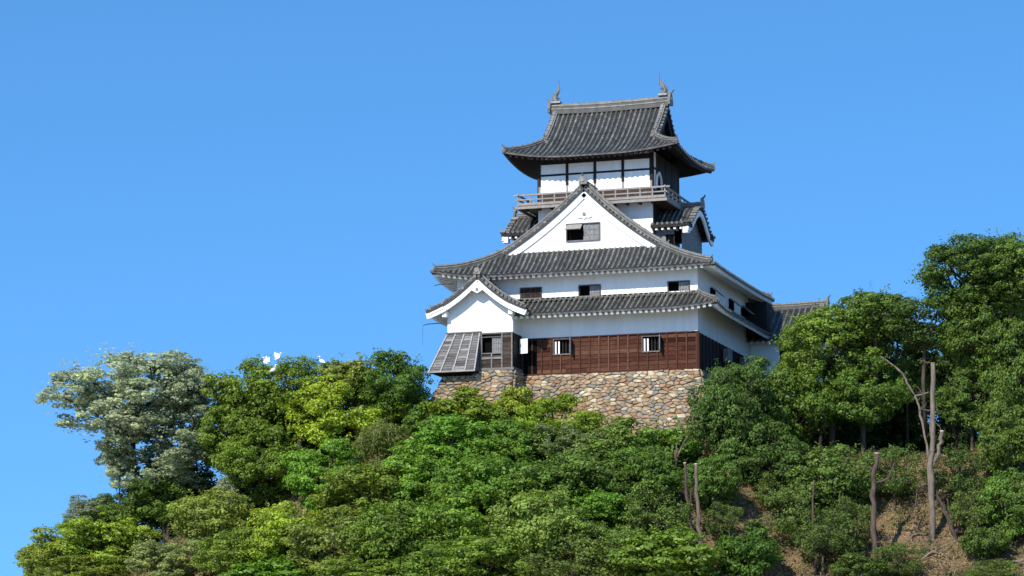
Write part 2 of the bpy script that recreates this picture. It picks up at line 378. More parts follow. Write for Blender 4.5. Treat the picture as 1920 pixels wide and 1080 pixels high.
# ---- walls
def wall_y(x0, x1, z0, z1, y, holes, dp=.3, mb=None, sgn=1):
    """wall facing -y (sgn 1) at plane y with rectangular openings (x0,x1,z0,z1), reveals dp deep"""
    mb = mb or MB(); xs = sorted({x0, x1, *[h[0] for h in holes], *[h[1] for h in holes]}); zs = sorted({z0, z1, *[h[2] for h in holes], *[h[3] for h in holes]})
    for a, b in zip(xs, xs[1:]):
        for c, d in zip(zs, zs[1:]):
            if any(h[0] <= (a+b)/2 <= h[1] and h[2] <= (c+d)/2 <= h[3] for h in holes): continue
            mb.add([(a,y,c),(b,y,c),(b,y,d),(a,y,d)], [(0,1,2,3)])
    for h in holes:
        a, b, c, d = h; e = y+dp*sgn
        mb.add([(a,y,c),(b,y,c),(b,y,d),(a,y,d),(a,e,c),(b,e,c),(b,e,d),(a,e,d)], [(0,1,5,4),(1,2,6,5),(2,3,7,6),(3,0,4,7)])
    return mb
def boards_y(mb, x0, x1, z0, z1, y, holes=(), ph=.30, seams=1.6, face=-1):
    """lapped horizontal boards facing -y"""
    n = max(1, int(round((z1-z0)/ph))); h = (z1-z0)/n
    for i in range(n):
        c, d = z0+i*h, z0+(i+1)*h; segs = [(x0, x1)]
        for H in holes:
            if H[2] < d-.02 and H[3] > c+.02:
                ns = []
                for a, b in segs:
                    if H[1] <= a or H[0] >= b: ns.append((a, b)); continue
                    if H[0] > a: ns.append((a, H[0]))
                    if H[1] < b: ns.append((H[1], b))
                segs = ns
        for a, b in segs:
            x = a
            while x < b-1e-6:
                w = min(b-x, seams*rnd.choice((1,2,2,3))); val = min(1, max(0, rnd.gauss(.52,.17)+(.15 if rnd.random() < .12 else 0)))
                mb.hexa([(x,y-.045,c),(x+w,y-.045,c),(x+w,y+.1,c),(x,y+.1,c),(x,y-.012,d),(x+w,y-.012,d),(x+w,y+.1,d),(x,y+.1,d)], val); x += w
    return mb
def boards_x(mb, y0, y1, z0, z1, x, ph=.235):
    n = max(1, int(round((z1-z0)/ph))); h = (z1-z0)/n
    for i in range(n):
        c, d = z0+i*h, z0+(i+1)*h; y = y0
        while y < y1-1e-6:
            w = min(y1-y, .9*rnd.choice((1,2,3))); val = min(1, max(0, rnd.gauss(.45,.2)))
            mb.hexa([(x-.1,y,c),(x+.045,y,c),(x+.045,y+w,c),(x-.1,y+w,c),(x-.1,y,d),(x+.012,y,d),(x+.012,y+w,d),(x-.1,y+w,d)], val); y += w
    return mb
W, D = 17.75, 13.8
ID = lambda a, b, z: (a, b, z)              # ridge along x
SW = lambda a, b, z: (b, a, z)              # ridge along y

# first storey: boards below, plaster band above
ZB = 2.62
mw = [(-10.5,-9.25,1.5,2.52),(-4.0,-2.75,1.42,2.44)]
bay_shadow = (-12.55,-11.35,.0,2.3)
b = boards_y(MB(), -12.85, -.02, .12, ZB, 0, mw)
part(b, 'board_wall', M['board'])
b = boards_x(MB(), 0.05, D, .12, ZB, 0); part(b, 'board_wall', M['dark_wood'], label='shaded board wall on the side')  # side boards coloured near black for the shade on this side
bt = MB()
for x in np.linspace(-12.8, -.12, 19):
    zz = [(.12, ZB)]
    for h in mw:
        if h[0]-.05 < x < h[1]+.05: zz = [(.12, h[2]-.06)]
    for c, d in zz: bt.box(x-.045, x+.045, -.10, -.015, c, d, rnd.uniform(.45,.9))
bt.box(-12.85, .06, -.10, -.0, ZB-.005, ZB+.075, .3); bt.box(-12.9, .08, -.14, .12, -.02, .125, .45)
for y in np.linspace(.9, D-.3, 15): bt.box(.015, .085, y-.035, y+.035, .12, ZB, .4)
bt.box(-.07, .09, -.10, .06, .126, ZB-.006, .35)
part(bt, 'wall_battens', M['board'])
p = wall_y(-W, -.001, ZB, 5.6, 0, []); p.add([(0,0,ZB),(0,D,ZB),(0,D,5.6),(0,0,5.6)], [(0,1,2,3)]); p.add([(-W,0,0),(-W,D,0),(-W,D,5.6),(-W,0,5.6)], [(3,2,1,0)])
p.add([(-W,D,0),(0,D,0),(0,D,5.6),(-W,D,5.6)], [(3,2,1,0)])
part(p, 'plaster_wall', M['plaster'])
def window(x0, x1, z0, z1, y, kind, parent=castle, label=None):
    fr = MB(); 
    w = fr.box(x0-.07, x0, y-.075, y+.05, z0-.07, z1+.07, .2).box(x1, x1+.07, y-.075, y+.05, z0-.07, z1+.07, .2)
    fr.box(x0, x1, y-.08, y+.05, z1, z1+.08, .1).box(x0, x1, y-.11, y+.05, z0-.08, z0, .5)
    o = part(fr, 'window', M['grey_board'], parent, label=label)
    v = MB(); v.add([(x0,y+.29,z0),(x1,y+.29,z0),(x1,y+.29,z1),(x0,y+.29,z1)], [(0,1,2,3)])
    if kind != 'closed':
        for xx in (x0,x1): v.add([(xx,y+.05,z0),(xx,y+.29,z0),(xx,y+.29,z1),(xx,y+.05,z1)], [(0,1,2,3)])
        for zz in (z0,z1): v.add([(x0,y+.05,zz),(x1,y+.05,zz),(x1,y+.29,zz),(x0,y+.29,zz)], [(0,1,2,3)])
    part(v, 'opening_or_shadow', M['void'], o)
    wd = x1-x0
    if kind == 'barred':
        for k in range(5):
            xx = x0+wd*(.10+.19*k); q = MB(); wb_ = .055 if k < 2 else .035  # left bars coloured white as lit, the rest dark as shaded
            yy = y+.0 if k < 2 else y+.16
            q.box(xx-wb_, xx+wb_, yy, yy+.08, z0, z1-(.12 if k < 2 else 0)); part(q, 'window_bar', M['plaster'] if k < 2 else M['dark_wood'], o, label='white plastered bar' if k < 2 else None)
        s = MB(); s.hexa([(x1+.01,y-.09,z0-.02),(x1+.06,y-.09,z0-.02),(x1+.16,y-.62,z0-.02),(x1+.11,y-.62,z0-.02),(x1+.01,y-.09,z1+.04),(x1+.06,y-.09,z1+.04),(x1+.16,y-.62,z1+.04),(x1+.11,y-.62,z1+.04)])
        part(s, 'shutter', M['shutter'], o)
    if kind in ('half','prop'):
        s = MB(); xm = x0+wd*.5
        s.box(xm, x1, y+.02, y+.06, z0, z1, .45)
        for k in range(4): xx = xm+(x1-xm)*(k+.5)/4; s.box(xx-.03, xx+.03, y-.02, y+.02, z0, z1, .8)
        for k in range(2): zz = z0+(z1-z0)*(k+1)/3; s.box(xm, x1, y-.012, y+.016, zz-.03, zz+.03, .7)
        part(s, 'sliding_shutter', M['shutter'], o)
    if kind == 'prop':
        s = MB(); a, c = x0+.02, x0+wd*.48
        s.hexa([(a,y-.55,z1-.42),(c,y-.55,z1-.42),(c,y-.5,z1-.46),(a,y-.5,z1-.46),(a,y-.05,z1+.02),(c,y-.05,z1+.02),(c,y-.03,z1-.03),(a,y-.03,z1-.03)])
        part(s, 'propped_shutter', M['rail_wood'], o)
    if kind == 'closed':
        s = MB()
        s.box(x0, x1, y-.03, y+.04, z0, z1, .3)
        n = 9
        for k in range(n): xx = x0+wd*(k+.5)/n; s.box(xx-.04, xx+.04, y-.06, y-.031, z0, z1, rnd.uniform(.3,.8))
        s.box(x0, x1, y-.075, y-.061, (z0+z1)/2-.04, (z0+z1)/2+.04, .5)
        part(s, 'lattice_shutter', M['bay_board'], o)
    return o
for h in mw: window(*h, 0, 'barred')
# bay's cast shadow painted as a black sheet, with a white shutter before it
q = MB(); q.box(-12.8, -11.75, -.07, -.0, .13, 2.55); part(q, 'opening_or_shadow', M['void'])
q = MB(); q.hexa([(-12.7,-.95,1.5),(-12.08,-1.1,1.5),(-12.08,-1.04,1.5),(-12.7,-.89,1.5),(-12.7,-.95,2.55),(-12.08,-1.1,2.55),(-12.08,-1.04,2.55),(-12.7,-.89,2.55)])
part(q, 'white_shutter', M['plaster'], label='bright white shutter in the corner beside the bay')
# side windows of the first storey (in shade)
q = MB(); q.hexa([(.1,6.1,1.35),(.5,6.0,1.35),(.55,7.0,1.35),(.15,7.1,1.35),(.1,6.1,2.3),(.5,6.0,2.3),(.55,7.0,2.3),(.15,7.1,2.3)]); part(q, 'side_shutter', M['shutter'])
q = MB(); q.hexa([(.1,10.6,1.35),(.5,10.5,1.35),(.55,11.5,1.35),(.15,11.6,1.35),(.1,10.6,2.3),(.5,10.5,2.3),(.55,11.5,2.3),(.15,11.6,2.3)]); part(q, 'side_shutter', M['shutter'])

# first pent roof
ZE1 = 4.22; OV1 = 1.68
def f1(t): return .55*t+.085*t*t
def lift1(x, y): return .32*max(0, 1-math.hypot(x-OV1-.15, y+OV1)/4)**2+.3*max(0, 1-math.hypot(x-OV1-.15, y-D-OV1)/4)**2
E1 = OV1+.15
def S_front(x, t): return (x, -OV1+t, ZE1+f1(t)+lift1(x, -OV1+t))
def S_right(y, t): return (E1-t*E1/OV1, y, ZE1+f1(t)+lift1(E1-t*E1/OV1, y))
mb, em, rm, em2, rm2 = MB(), MB(), [], MB(), []
panel(mb, em, rm, S_front, (-12.9, E1), lambda x: min(OV1+.02, max(0, (E1-x)*OV1/E1)), OV1)
panel(mb, em2, rm2, S_right, (-OV1, D+OV1), lambda y: min(OV1+.02, max(0, y+OV1), max(0, D+OV1-y)), OV1)
roof1 = part(mb, 'pent_roof', M['tile'], label='lowest tiled pent roof'); part(em, 'eave_boards', M['soffit'], roof1); part(em2, 'eave_boards', M['soffit'], roof1); rafters_of(rm, 'plaster', roof1, True); rafters_of(rm2, 'plaster', roof1, False)
hb = MB(); hp = [S_right(-OV1+.1+(OV1-.1)*(1-k/6), .1+(OV1-.1)*(1-k/6)) for k in range(7)]; ridge(hb, hp, .3, .3); d = Vector(hp[-1])-Vector(hp[-2]); oni(hb, Vector(hp[-1])+d*.1, d, .6)
part(hb, 'hip_ridge', M['ridge'], roof1)
hb = MB(); hb.sweep([(-12,-.07,5.43),(.1,-.07,5.43)], [(-.09,-.06),(-.09,.05),(.09,.05),(.09,-.06)], val=.4)
for x in np.arange(-12.6, 0, .38): hb.tube([(x,-.3,5.36),(x,-.10,5.50)], [.09,.09], 6, .8)
part(hb, 'top_course', M['tile'], roof1)

# second storey
w2 = [(-12.94,-11.45,5.62,6.33),(-8.6,-7.1,5.58,6.30),(-2.1,-.62,5.52,6.24)]
p = wall_y(-W, -.001, 5.4, 7.5, 0.0, w2); p.add([(0,0,5.4),(0,D,5.4),(0,D,7.6),(0,0,7.6)], [(0,1,2,3)]); p.add([(-W,0,5.4),(-W,D,5.4),(-W,D,7.6),(-W,0,7.6)], [(3,2,1,0)])
part(p, 'plaster_wall', M['plaster'], label='white wall band of the second storey')
window(*w2[0], 0, 'closed'); window(*w2[1], 0, 'half'); window(*w2[2], 0, 'half')
for y in (3.2, 8.2, 11.6):
    q = MB(); q.box(.0, .05, y, y+1.3, 5.6, 6.3); part(q, 'opening_or_shadow', M['void'])
    q = MB(); q.hexa([(.1,y,6.3),(.7,y,5.75),(.7,y+1.3,5.75),(.1,y+1.3,6.3),(.1,y,6.36),(.72,y,5.82),(.72,y+1.3,5.82),(.1,y+1.3,6.36)]); part(q, 'propped_shutter', M['shutter'])

# second roof: hip-and-gable, gable to the front
XA = -8.45
big = irimoya('roof2', SW, -1.34, D+1.6, -19.3, 1.6, XA, .75, D-.75, .22, lambda t: .26*t*10.05/10.85+.038*(t*10.05/10.85)**2, lambda t: (.70*t+.10*t*t), 7.18, (.62,.30,.1,.1), 1.6, 'soffit', 'plaster', single='a0', kud=.42, sides=('b0','b1','a0'), label='broad hip and gable roof of the second storey with its gable to the front', rw=.4, rh=.5)
gm = MB(); gw = (-9.75,-7.35,9.78,10.95)
ZG = 8.7
def gz(x): return big['ze']+(big['F0'](x+19.3) if x <= XA else big['F1'](1.6-x))-.3
xs = sorted(set(list(np.linspace(-15.6,-1.2,49))+[gw[0],gw[1]]))
for a, c in zip(xs, xs[1:]):
    za, zc = gz(a), gz(c)
    if min(za, zc) <= ZG: continue
    if gw[0] <= (a+c)/2 <= gw[1]:
        gm.add([(a,.75,ZG),(c,.75,ZG),(c,.75,gw[2]),(a,.75,gw[2])], [(0,1,2,3)]); gm.add([(a,.75,gw[3]),(c,.75,gw[3]),(c,.75,zc),(a,.75,za)], [(0,1,2,3)])
    else: gm.add([(a,.75,ZG),(c,.75,ZG),(c,.75,zc),(a,.75,za)], [(0,1,2,3)])
gable = part(gm, 'gable_wall', M['plaster'], label='white triangular front gable')
window(*gw, .75, 'prop', label='gable window with half of it propped open')
gp = MB(); gp.sweep([(XA,.66,11.66),(XA,.6,11.66)], [(.13*math.cos(k*math.pi/4),.13*math.sin(k*math.pi/4)) for k in range(8)]); part(gp, 'gable_boss', M['shutter'], gable)
gp = MB(); gp.sweep([(XA,.74,0),(XA,.66,0)], [(-.0,12.35),(.42,12.0),(.55,11.45),(.36,11.38),(.15,11.42),(0,11.3),(-.15,11.42),(-.36,11.38),(-.55,11.45),(-.42,12.0)])
part(gp, 'gable_pendant', M['plaster'], gable)
gm = MB(); gable_fill(gm, SW, D-1.0, -19.3, 1.6, XA, big['F0'], big['F1'], big['ze'], ZG); part(gm, 'gable_wall', M['plaster'])

# tower (third and fourth storeys)
TX0, TX1, TY0, TY1 = -12.75, -4.15, 3.2, 9.9
p = MB()
def ring(mb, z0, z1, y0=TY0, y1=TY1, x0=TX0, x1=TX1):
    mb.add([(x0,y0,z0),(x1,y0,z0),(x1,y0,z1),(x0,y0,z1)], [(0,1,2,3)]); mb.add([(x1,y0,z0),(x1,y1,z0),(x1,y1,z1),(x1,y0,z1)], [(0,1,2,3)])
    mb.add([(x1,y1,z0),(x0,y1,z0),(x0,y1,z1),(x1,y1,z1)], [(0,1,2,3)]); mb.add([(x0,y1,z0),(x0,y0,z0),(x0,y0,z1),(x0,y1,z1)], [(0,1,2,3)])
ring(p, 8.5, 12.8); part(p, 'plaster_wall', M['plaster'], label='white wall of the third storey')
for x0, x1 in ((TX1+.005,TX1+.08),(TX0-.08,TX0-.005)): part(MB().box(x0, x1, TY0+.1, TY1-.1, 10.4, 12.7), 'side_shade_sheet', M['dark_wood'])  # dark sheets standing in for the shade on the tower's sides
p = MB(); ring(p, 12.8, 13.86, TY0-.02, TY1+.02, TX0-.02, TX1+.02); part(p, 'boarded_base', M['brown_wood'])
p = MB(); ring(p, 13.86, 16.6); top_wall = part(p, 'plaster_wall', M['plaster'], label='white timber framed wall of the top storey')
q = MB()
for k in range(5):
    x = TX0+.10+(TX1-TX0-.2)*k/4; q.box(x-.10, x+.10, TY0-.055, TY0+.02, 14.42, 16.6)
q.box(TX0, TX1, TY0-.045, TY0+.02, 15.16, 15.30); q.box(TX0, TX1, TY0-.05, TY0+.02, 16.02, 16.4)
for k in range(5):
    y = TY0+.1+(TY1-TY0-.2)*k/4
    for x0, x1 in ((TX1-.02,TX1+.06),(TX0-.06,TX0+.02)): q.box(x0, x1, y-.12, y+.12, 13.0, 16.6)
for x0, x1 in ((TX1-.02,TX1+.05),(TX0-.05,TX0+.02)): q.box(x0, x1, TY0, TY1, 15.3, 15.45); q.box(x0, x1, TY0+2.4, TY1-2.4, 13.0, 15.3)
part(q, 'timber_frame', M['dark_wood'], top_wall)
for k in range(5):
    x = TX0+.10+(TX1-TX0-.2)*k/4; part(MB().box(x-.07, x+.07, TY0-.03, TY0+.02, 13.88, 14.41), 'lower_post', M['rail_wood'], top_wall)
for x0, x1, y0, y1 in ((TX1-.01,TX1+.03,TY0+.9,TY1),(TX0-.03,TX0+.01,TY0,TY1)): part(MB().box(x0, x1, y0, y1, 13.0, 16.6), 'dark_side_panel', M['dark_wood'], top_wall)  # dark panels laid over the white side walls
for yc in (4.55,):                          # bell shaped window on the side wall
    kf = MB(); prof = [(-.62,13.95),(-.58,14.5),(-.5,14.85),(-.28,15.05),(0,15.22),(.28,15.05),(.5,14.85),(.58,14.5),(.62,13.95)]
    kf.sweep([(TX1+.10, yc+a, z) for a, z in prof], [(-.08,-.06),(-.08,.06),(.08,.06),(.08,-.06)], up=(1,0,0))
    o = part(kf, 'bell_window', M['plaster'], top_wall, label='white framed bell shaped window')
    kv = MB(); kv.add([(TX1+.03, yc+a, z) for a, z in prof], [tuple(range(9))]); part(kv, 'opening_or_shadow', M['void'], top_wall)

# balcony
BX0, BX1, BY0, BY1, BZ = -13.95, -2.85, 2.05, 11.0, 12.95
fl = MB(); fl.box(BX0, BX1, BY0, BY1, BZ-.10, BZ)
fl.box(BX0-.12, BX1+.12, BY0-.05, BY0+.09, BZ-.36, BZ-.16); fl.box(BX1-.05, BX1+.09, BY0+.10, BY1, BZ-.36, BZ-.16); fl.box(BX0-.09, BX0+.05, BY0+.10, BY1, BZ-.36, BZ-.16)
balcony = part(fl, 'balcony', M['rail_wood'])
for x in np.arange(BX0+.4, BX1, .95): part(MB().box(x-.07, x+.07, BY0+.10, TY0, BZ-.33, BZ-.12), 'floor_joist', M['brown_wood'], balcony)
for y in np.arange(BY0+1.4, BY1, .95): part(MB().box(TX1, BX1-.06, y-.07, y+.07, BZ-.33, BZ-.12), 'floor_joist', M['brown_wood'], balcony)
for z, e, t in ((BZ+.04,.0,.05),(BZ+.33,.12,.045),(BZ+.68,.30,.06)):
    q = MB(); y = BY0+.06
    q.box(BX0+.0-e, BX1+e, y-t, y+t, z-t, z+t); x = BX1-.06; q.box(x-t, x+t, BY0-e*.3, BY1, z-t+.004, z+t+.004); x = BX0+.06; q.box(x-t, x+t, BY0-e*.3, BY1, z-t+.004, z+t+.004)
    part(q, 'rail', M['rail_wood'], balcony)
for k in range(13):
    x = BX0+.06+(BX1-BX0-.12)*k/12; q = MB(); q.box(x-.045, x+.045, BY0+.02, BY0+.10, BZ, BZ+.64 if 0 < k < 12 else BZ+.80); part(q, 'baluster', M['rail_wood'], balcony)
for x in (BX0+.06, BX1-.06):
    for k in range(1, 10):
        y = BY0+.06+(BY1-BY0-.1)*k/9; q = MB(); q.box(x-.04, x+.04, y-.045, y+.045, BZ, BZ+.64); part(q, 'baluster', M['rail_wood'], balcony)

# top roof: ridge along the front
top = irimoya('roof4', ID, -14.9, -1.82, 1.5, 11.5, 6.5, -12.3, -4.35, .5, lambda t: .45*t+.084*t*t, lambda t: .45*t+.084*t*t, 16.27, (.62,.45,.5,.5), 1.7, 'dark_wood', 'dark_wood', sides=('b0','a1'), label='steep hip and gable roof of the top storey', rw=.46, rh=.72, barge_mat='dark_wood', LR=5)
for a in (-12.3, -4.6): gm = MB(); gable_fill(gm, ID, a, 1.5, 11.5, 6.5, top['F0'], top['F1'], top['ze'], 17.3, .4); part(gm, 'gable_wall', M['dark_wood'], top['roof'])
def fish_finial(x, y, z, s, m):
    """roof fish: head down on the ridge, curved body, split tail in the air"""
    mb = MB(); ax = [(0,.0),(.10,.16),(.12,.34),(.04,.52),(-.10,.68),(-.18,.84)]; rr = [.24,.23,.19,.15,.11,.06]
    mb.tube([(x+s*a, y, z+b) for a, b in ax], rr, 8, .6)
    for a, b, c, d in ((-.16,.80,-.42,1.02),(-.18,.80,-.16,1.28),(-.14,.78,.10,1.06)):
        mb.hexa([(x+s*a-.05,y-.05,z+b),(x+s*a+.05,y-.05,z+b),(x+s*a+.05,y+.05,z+b),(x+s*a-.05,y+.05,z+b),(x+s*c-.02,y-.03,z+d),(x+s*c+.02,y-.03,z+d),(x+s*c+.02,y+.03,z+d),(x+s*c-.02,y+.03,z+d)], .7)
    for k in range(4):                      # dorsal spines
        a, b = ax[k+1]; mb.add([(x+s*(a+.12),y-.03,z+b-.08),(x+s*(a+.12),y+.03,z+b-.08),(x+s*(a+.34),y,z+b+.12),(x+s*(a+.10),y,z+b+.10)], [(0,1,2),(0,2,3),(1,3,2)], .4)
    for sy in (-1,1): mb.add([(x+s*.02,y+sy*.2,z+.2),(x-s*.18,y+sy*.42,z+.34),(x+s*.12,y+sy*.2,z+.38)], [(0,1,2)], .8)
    mb.box(x-.34, x+.34, y-.27, y+.27, z-.16, z-.02, 1.0)
    return part(mb, 'fish_finial', M['ridge'], top['roof'])
zt = top['zr']+.72+.25
fish_finial(-12.45, 6.5, zt, -1, 0); fish_finial(-4.25, 6.5, zt, 1, 0)
for x, s in ((-12.25,-1),(-4.55,1)):
    q = MB(); q.tube([(x,6.5,zt+.7),(x+.02*s,6.5,zt+1.65)], [.03,.012], 5); part(q, 'lightning_rod', M['iron'], top['roof'])

# curved-gable dormers left and right of the tower
def dormer(sg):
    X = lambda d: XA+sg*d                   # d from the axis outward
    dF, dB = 7.05, 4.2                      # face of the dormer, back against the tower
    y0, y1, yc = 2.95, 9.6, 6.25; hw = (y1-y0)/2
    def H(y):                               # undulating bow: high soft crown, flaring feet
        q = min(1, abs(y-yc)/hw); return 11.0+1.75*(.5+.5*math.cos(math.pi*min(1,q*1.05)))**.85+.12*q**6
    def S(d_y, t): return None
    mb, em, rm = MB(), MB(), MB()
    n = 19; ds = np.linspace(dB, dF, 9); ys = np.linspace(y0, y1, 41)
    v = [(X(d), y, H(y)) for d in ds for y in ys]; N = len(ys)
    f = [(i*N+j, i*N+j+1, (i+1)*N+j+1, (i+1)*N+j) for i in range(len(ds)-1) for j in range(N-1)]; mb.add(v, f, .2)
    for d in np.arange(dB+.15, dF-.05, .36):
        rib(mb, [(X(d), y, H(y)) for y in np.linspace(y0, yc-.1, 9)]); rib(mb, [(X(d), y, H(y)) for y in np.linspace(y1, yc+.1, 9)])
    for y in ys[::2]: mb.tube([(X(dF)+sg*.08, y, H(y)+.05), (X(dF)-sg*.35, y, H(y)+.05)], [.11,.10], 7, rnd.uniform(.35,.8))
    o = part(mb, 'dormer_roof', M['tile'], label='curved dormer roof on the '+('right' if sg > 0 else 'left')+' of the tower')
    for yy, dy in ((y0,1),(y1,-1)): eb = MB(); eb.hexa([(X(dB),yy,H(yy)-.28),(X(dF),yy,H(yy)-.28),(X(dF),yy+dy*.9,H(yy)-.28),(X(dB),yy+dy*.9,H(yy)-.28),(X(dB),yy,H(yy)-.02),(X(dF),yy,H(yy)-.02),(X(dF),yy+dy*.9,H(yy)-.02),(X(dB),yy+dy*.9,H(yy)-.02)]); part(eb, 'eave_boards', M['dark_wood'], o)
    for d in np.arange(dB+.4, dF-.4, .45): rb = MB(); rb.box(min(X(d-.08),X(d+.08)), max(X(d-.08),X(d+.08)), y0+.08, y0+.9, H(y0)-.45, H(y0)-.29); part(rb, 'rafter', M['plaster'], o)
    bb = MB(); bb.sweep([(X(dF-.12), y, H(y)-.42) for y in ys], [(-.06,-.2),(-.06,.22),(.06,.22),(.06,-.2)], up=(0,0,1)); part(bb, 'barge_board', M['plaster'], o)
    q = MB(); q.box(min(X(dF-.5),X(dF-.1)), max(X(dF-.5),X(dF-.1)), y0+.05, y0+.5, H(y0)-.75, H(y0)-.3); part(q, 'bracket', M['plaster'], o)
    w = MB(); gx0 = X(dF-1.3); gx1 = X(dF-.75)
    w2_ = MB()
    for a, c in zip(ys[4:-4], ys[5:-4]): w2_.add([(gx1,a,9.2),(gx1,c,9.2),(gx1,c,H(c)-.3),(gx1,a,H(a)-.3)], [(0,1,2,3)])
    part(w2_, 'gable_wall', M['shutter'], o)  # dormer face greyed, its shade is put into the colour
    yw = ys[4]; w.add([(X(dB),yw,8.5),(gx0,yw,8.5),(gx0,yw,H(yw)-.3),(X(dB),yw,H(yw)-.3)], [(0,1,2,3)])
    part(w, 'dormer_wall', M['shutter'], o)  # white wall greyed to paint in the shade of its eave
    q = MB(); q.box(min(X(dF-1.9),X(dF-1.32)), max(X(dF-1.9),X(dF-1.32)), yw-.04, yw-.005, 9.3, 10.4); part(q, 'opening_or_shadow', M['void'], o)
    rg = MB(); pts = [(X(dB+(dF-dB)*k/5), yc, H(yc)+.05) for k in range(6)]; ridge(rg, pts, .34, .42); oni(rg, (X(dF+.06), yc, H(yc)+.22), (sg,0,0), 1.0); part(rg, 'roof_ridge', M['ridge'], o)
dormer(1); dormer(-1)

# ---- bay with its own gable at the left end of the front
BYF = -1.9; BXL, BXR = -W, -12.87; BA = -15.26
bwin = (-15.12,-13.72,1.5,2.6)
b = boards_y(MB(), BXL, BXR, .42, 2.86, BYF, [bwin], seams=.7); part(boards_x(MB(), BYF+.06, -.12, .42, 2.86, BXR), 'board_wall', M['dark_wood'])  # bay's right side boards near black, their shade painted into the colour
part(b, 'board_wall', M['bay_board'], label='boarded foot of the projecting bay')
window(*bwin, BYF, 'half', label='bay window with grey frame')
q = MB()
for x in (-15.2,-14.42,-13.66,-12.93): q.box(x-.045, x+.045, BYF-.10, BYF-.02, .42, 2.86 if x > -14 or x < -15 else 1.44, .55)
q.box(BXL, BXR+.05, BYF-.11, BYF+.05, 2.84, 2.95, .3); q.box(-15.3, BXR+.10, BYF-.16, BYF+.1, .22, .42, .45); q.box(-15.15,-13.7, BYF-.09, BYF-.03, 1.05, 1.2, .6)
q.box(BXR-.03, BXR+.12, BYF+.10, -.12, .22, .42, .45)
part(q, 'wall_battens', M['grey_board'])
fb = lambda t: .48*t+.075*t*t
ZEB = 4.34; BE0, BE1 = -19.05, -11.68
def bz(x): return ZEB+(fb((x-BE0)*(BE1-BA)/(BA-BE0)) if x <= BA else fb(BE1-x))
p = MB()
for a, c in zip(np.linspace(BXL, BXR, 21), np.linspace(BXL, BXR, 21)[1:]): p.add([(a,BYF,2.9),(c,BYF,2.9),(c,BYF,bz(c)-.3),(a,BYF,bz(a)-.3)], [(0,1,2,3)])
p.add([(BXR,BYF,2.9),(BXR,0,2.9),(BXR,0,bz(BXR)-.3),(BXR,BYF,bz(BXR)-.3)], [(0,1,2,3)]); p.add([(BXL,BYF,.3),(BXL,.1,.3),(BXL,.1,bz(BXL)-.3),(BXL,BYF,bz(BXL)-.3)], [(3,2,1,0)])
part(p, 'plaster_wall', M['plaster'], label='white gable wall of the projecting bay')
mb, em, rm, em2, rm2 = MB(), MB(), [], MB(), []; RF = -2.72
def SBR(y, t): return (BE1-t, y, bz(BE1-t)+.22*max(0,1-math.hypot(y-RF,t)/3)**2)
def SBL(y, t): return (BE0+t, y, bz(BE0+t)+.28*max(0,1-math.hypot(y-RF,t)/3)**2)
panel(mb, em, rm, SBR, (RF, .2), lambda y: BE1-BA, 1.1); panel(mb, em2, rm2, SBL, (RF, 2.0), lambda y: BA-BE0, 1.2)
broof = part(mb, 'bay_roof', M['tile'], label='small curved gable roof over the bay'); part(em, 'eave_boards', M['soffit'], broof); part(em2, 'eave_boards', M['soffit'], broof); rafters_of(rm, 'plaster', broof, False); rafters_of(rm2, 'plaster', broof, False)
rb = MB(); ridge(rb, [(BA, RF+.1, bz(BA)+.05),(BA, -.2, bz(BA)+.05)], .3, .28); oni(rb, (BA, RF+.02, bz(BA)+.2), (0,-1,0), .72)
part(rb, 'roof_ridge', M['ridge'], broof)
for S, T in ((SBR, BE1-BA),(SBL, BA-BE0)):
    hb = MB(); P = [S(RF+.38, T-(T-.25)*k/10) for k in range(11)]; ridge(hb, P, .26, .27); d = Vector(P[-1])-Vector(P[-2]); oni(hb, Vector(P[-1])+Vector((0,0,.05)), d, .5); part(hb, 'hip_ridge', M['ridge'], broof)
    vb = MB()
    for k in range(13):
        t = T*k/12.5; p_ = Vector(S(RF, t)); vb.tube([p_+Vector((0,-.03,.05)), p_+Vector((0,.3,.05))], [.105,.10], 8, rnd.uniform(.3,.75))
    ed = [Vector(S(RF, T*k/12)) for k in range(13)]
    vb.sweep([p_+Vector((0,.10,-.12)) for p_ in ed], [(-.1,-.08),(-.1,.10),(.1,.10),(.1,-.08)], val=.15); part(vb, 'verge_tiles', M['tile'], broof)
    bb = MB(); bb.sweep([p_+Vector((0,.14,-.40)) for p_ in ed], [(-.07,-.20),(-.07,.22),(.07,.22),(.07,-.20)]); part(bb, 'barge_board', M['plaster'], broof)
    xx = ed[4].x; q = MB(); q.box(xx-.16, xx+.16, RF+.25, BYF+.0, ed[4].z-.95, ed[4].z-.55); part(q, 'bracket', M['plaster'], broof)
gp = MB(); gp.sweep([(BA,RF+.02,0),(BA,RF+.10,0)], [(0,6.55),(-.3,6.3),(-.42,5.95),(-.2,5.82),(0,5.72),(.2,5.82),(.42,5.95),(.3,6.3)]); part(gp, 'gable_pendant', M['plaster'], broof)
gp = MB(); gp.sweep([(BA,RF-.05,6.0),(BA,RF+.01,6.0)], [(.1*math.cos(k*math.pi/4),.1*math.sin(k*math.pi/4)) for k in range(8)]); part(gp, 'gable_boss', M['shutter'], broof)
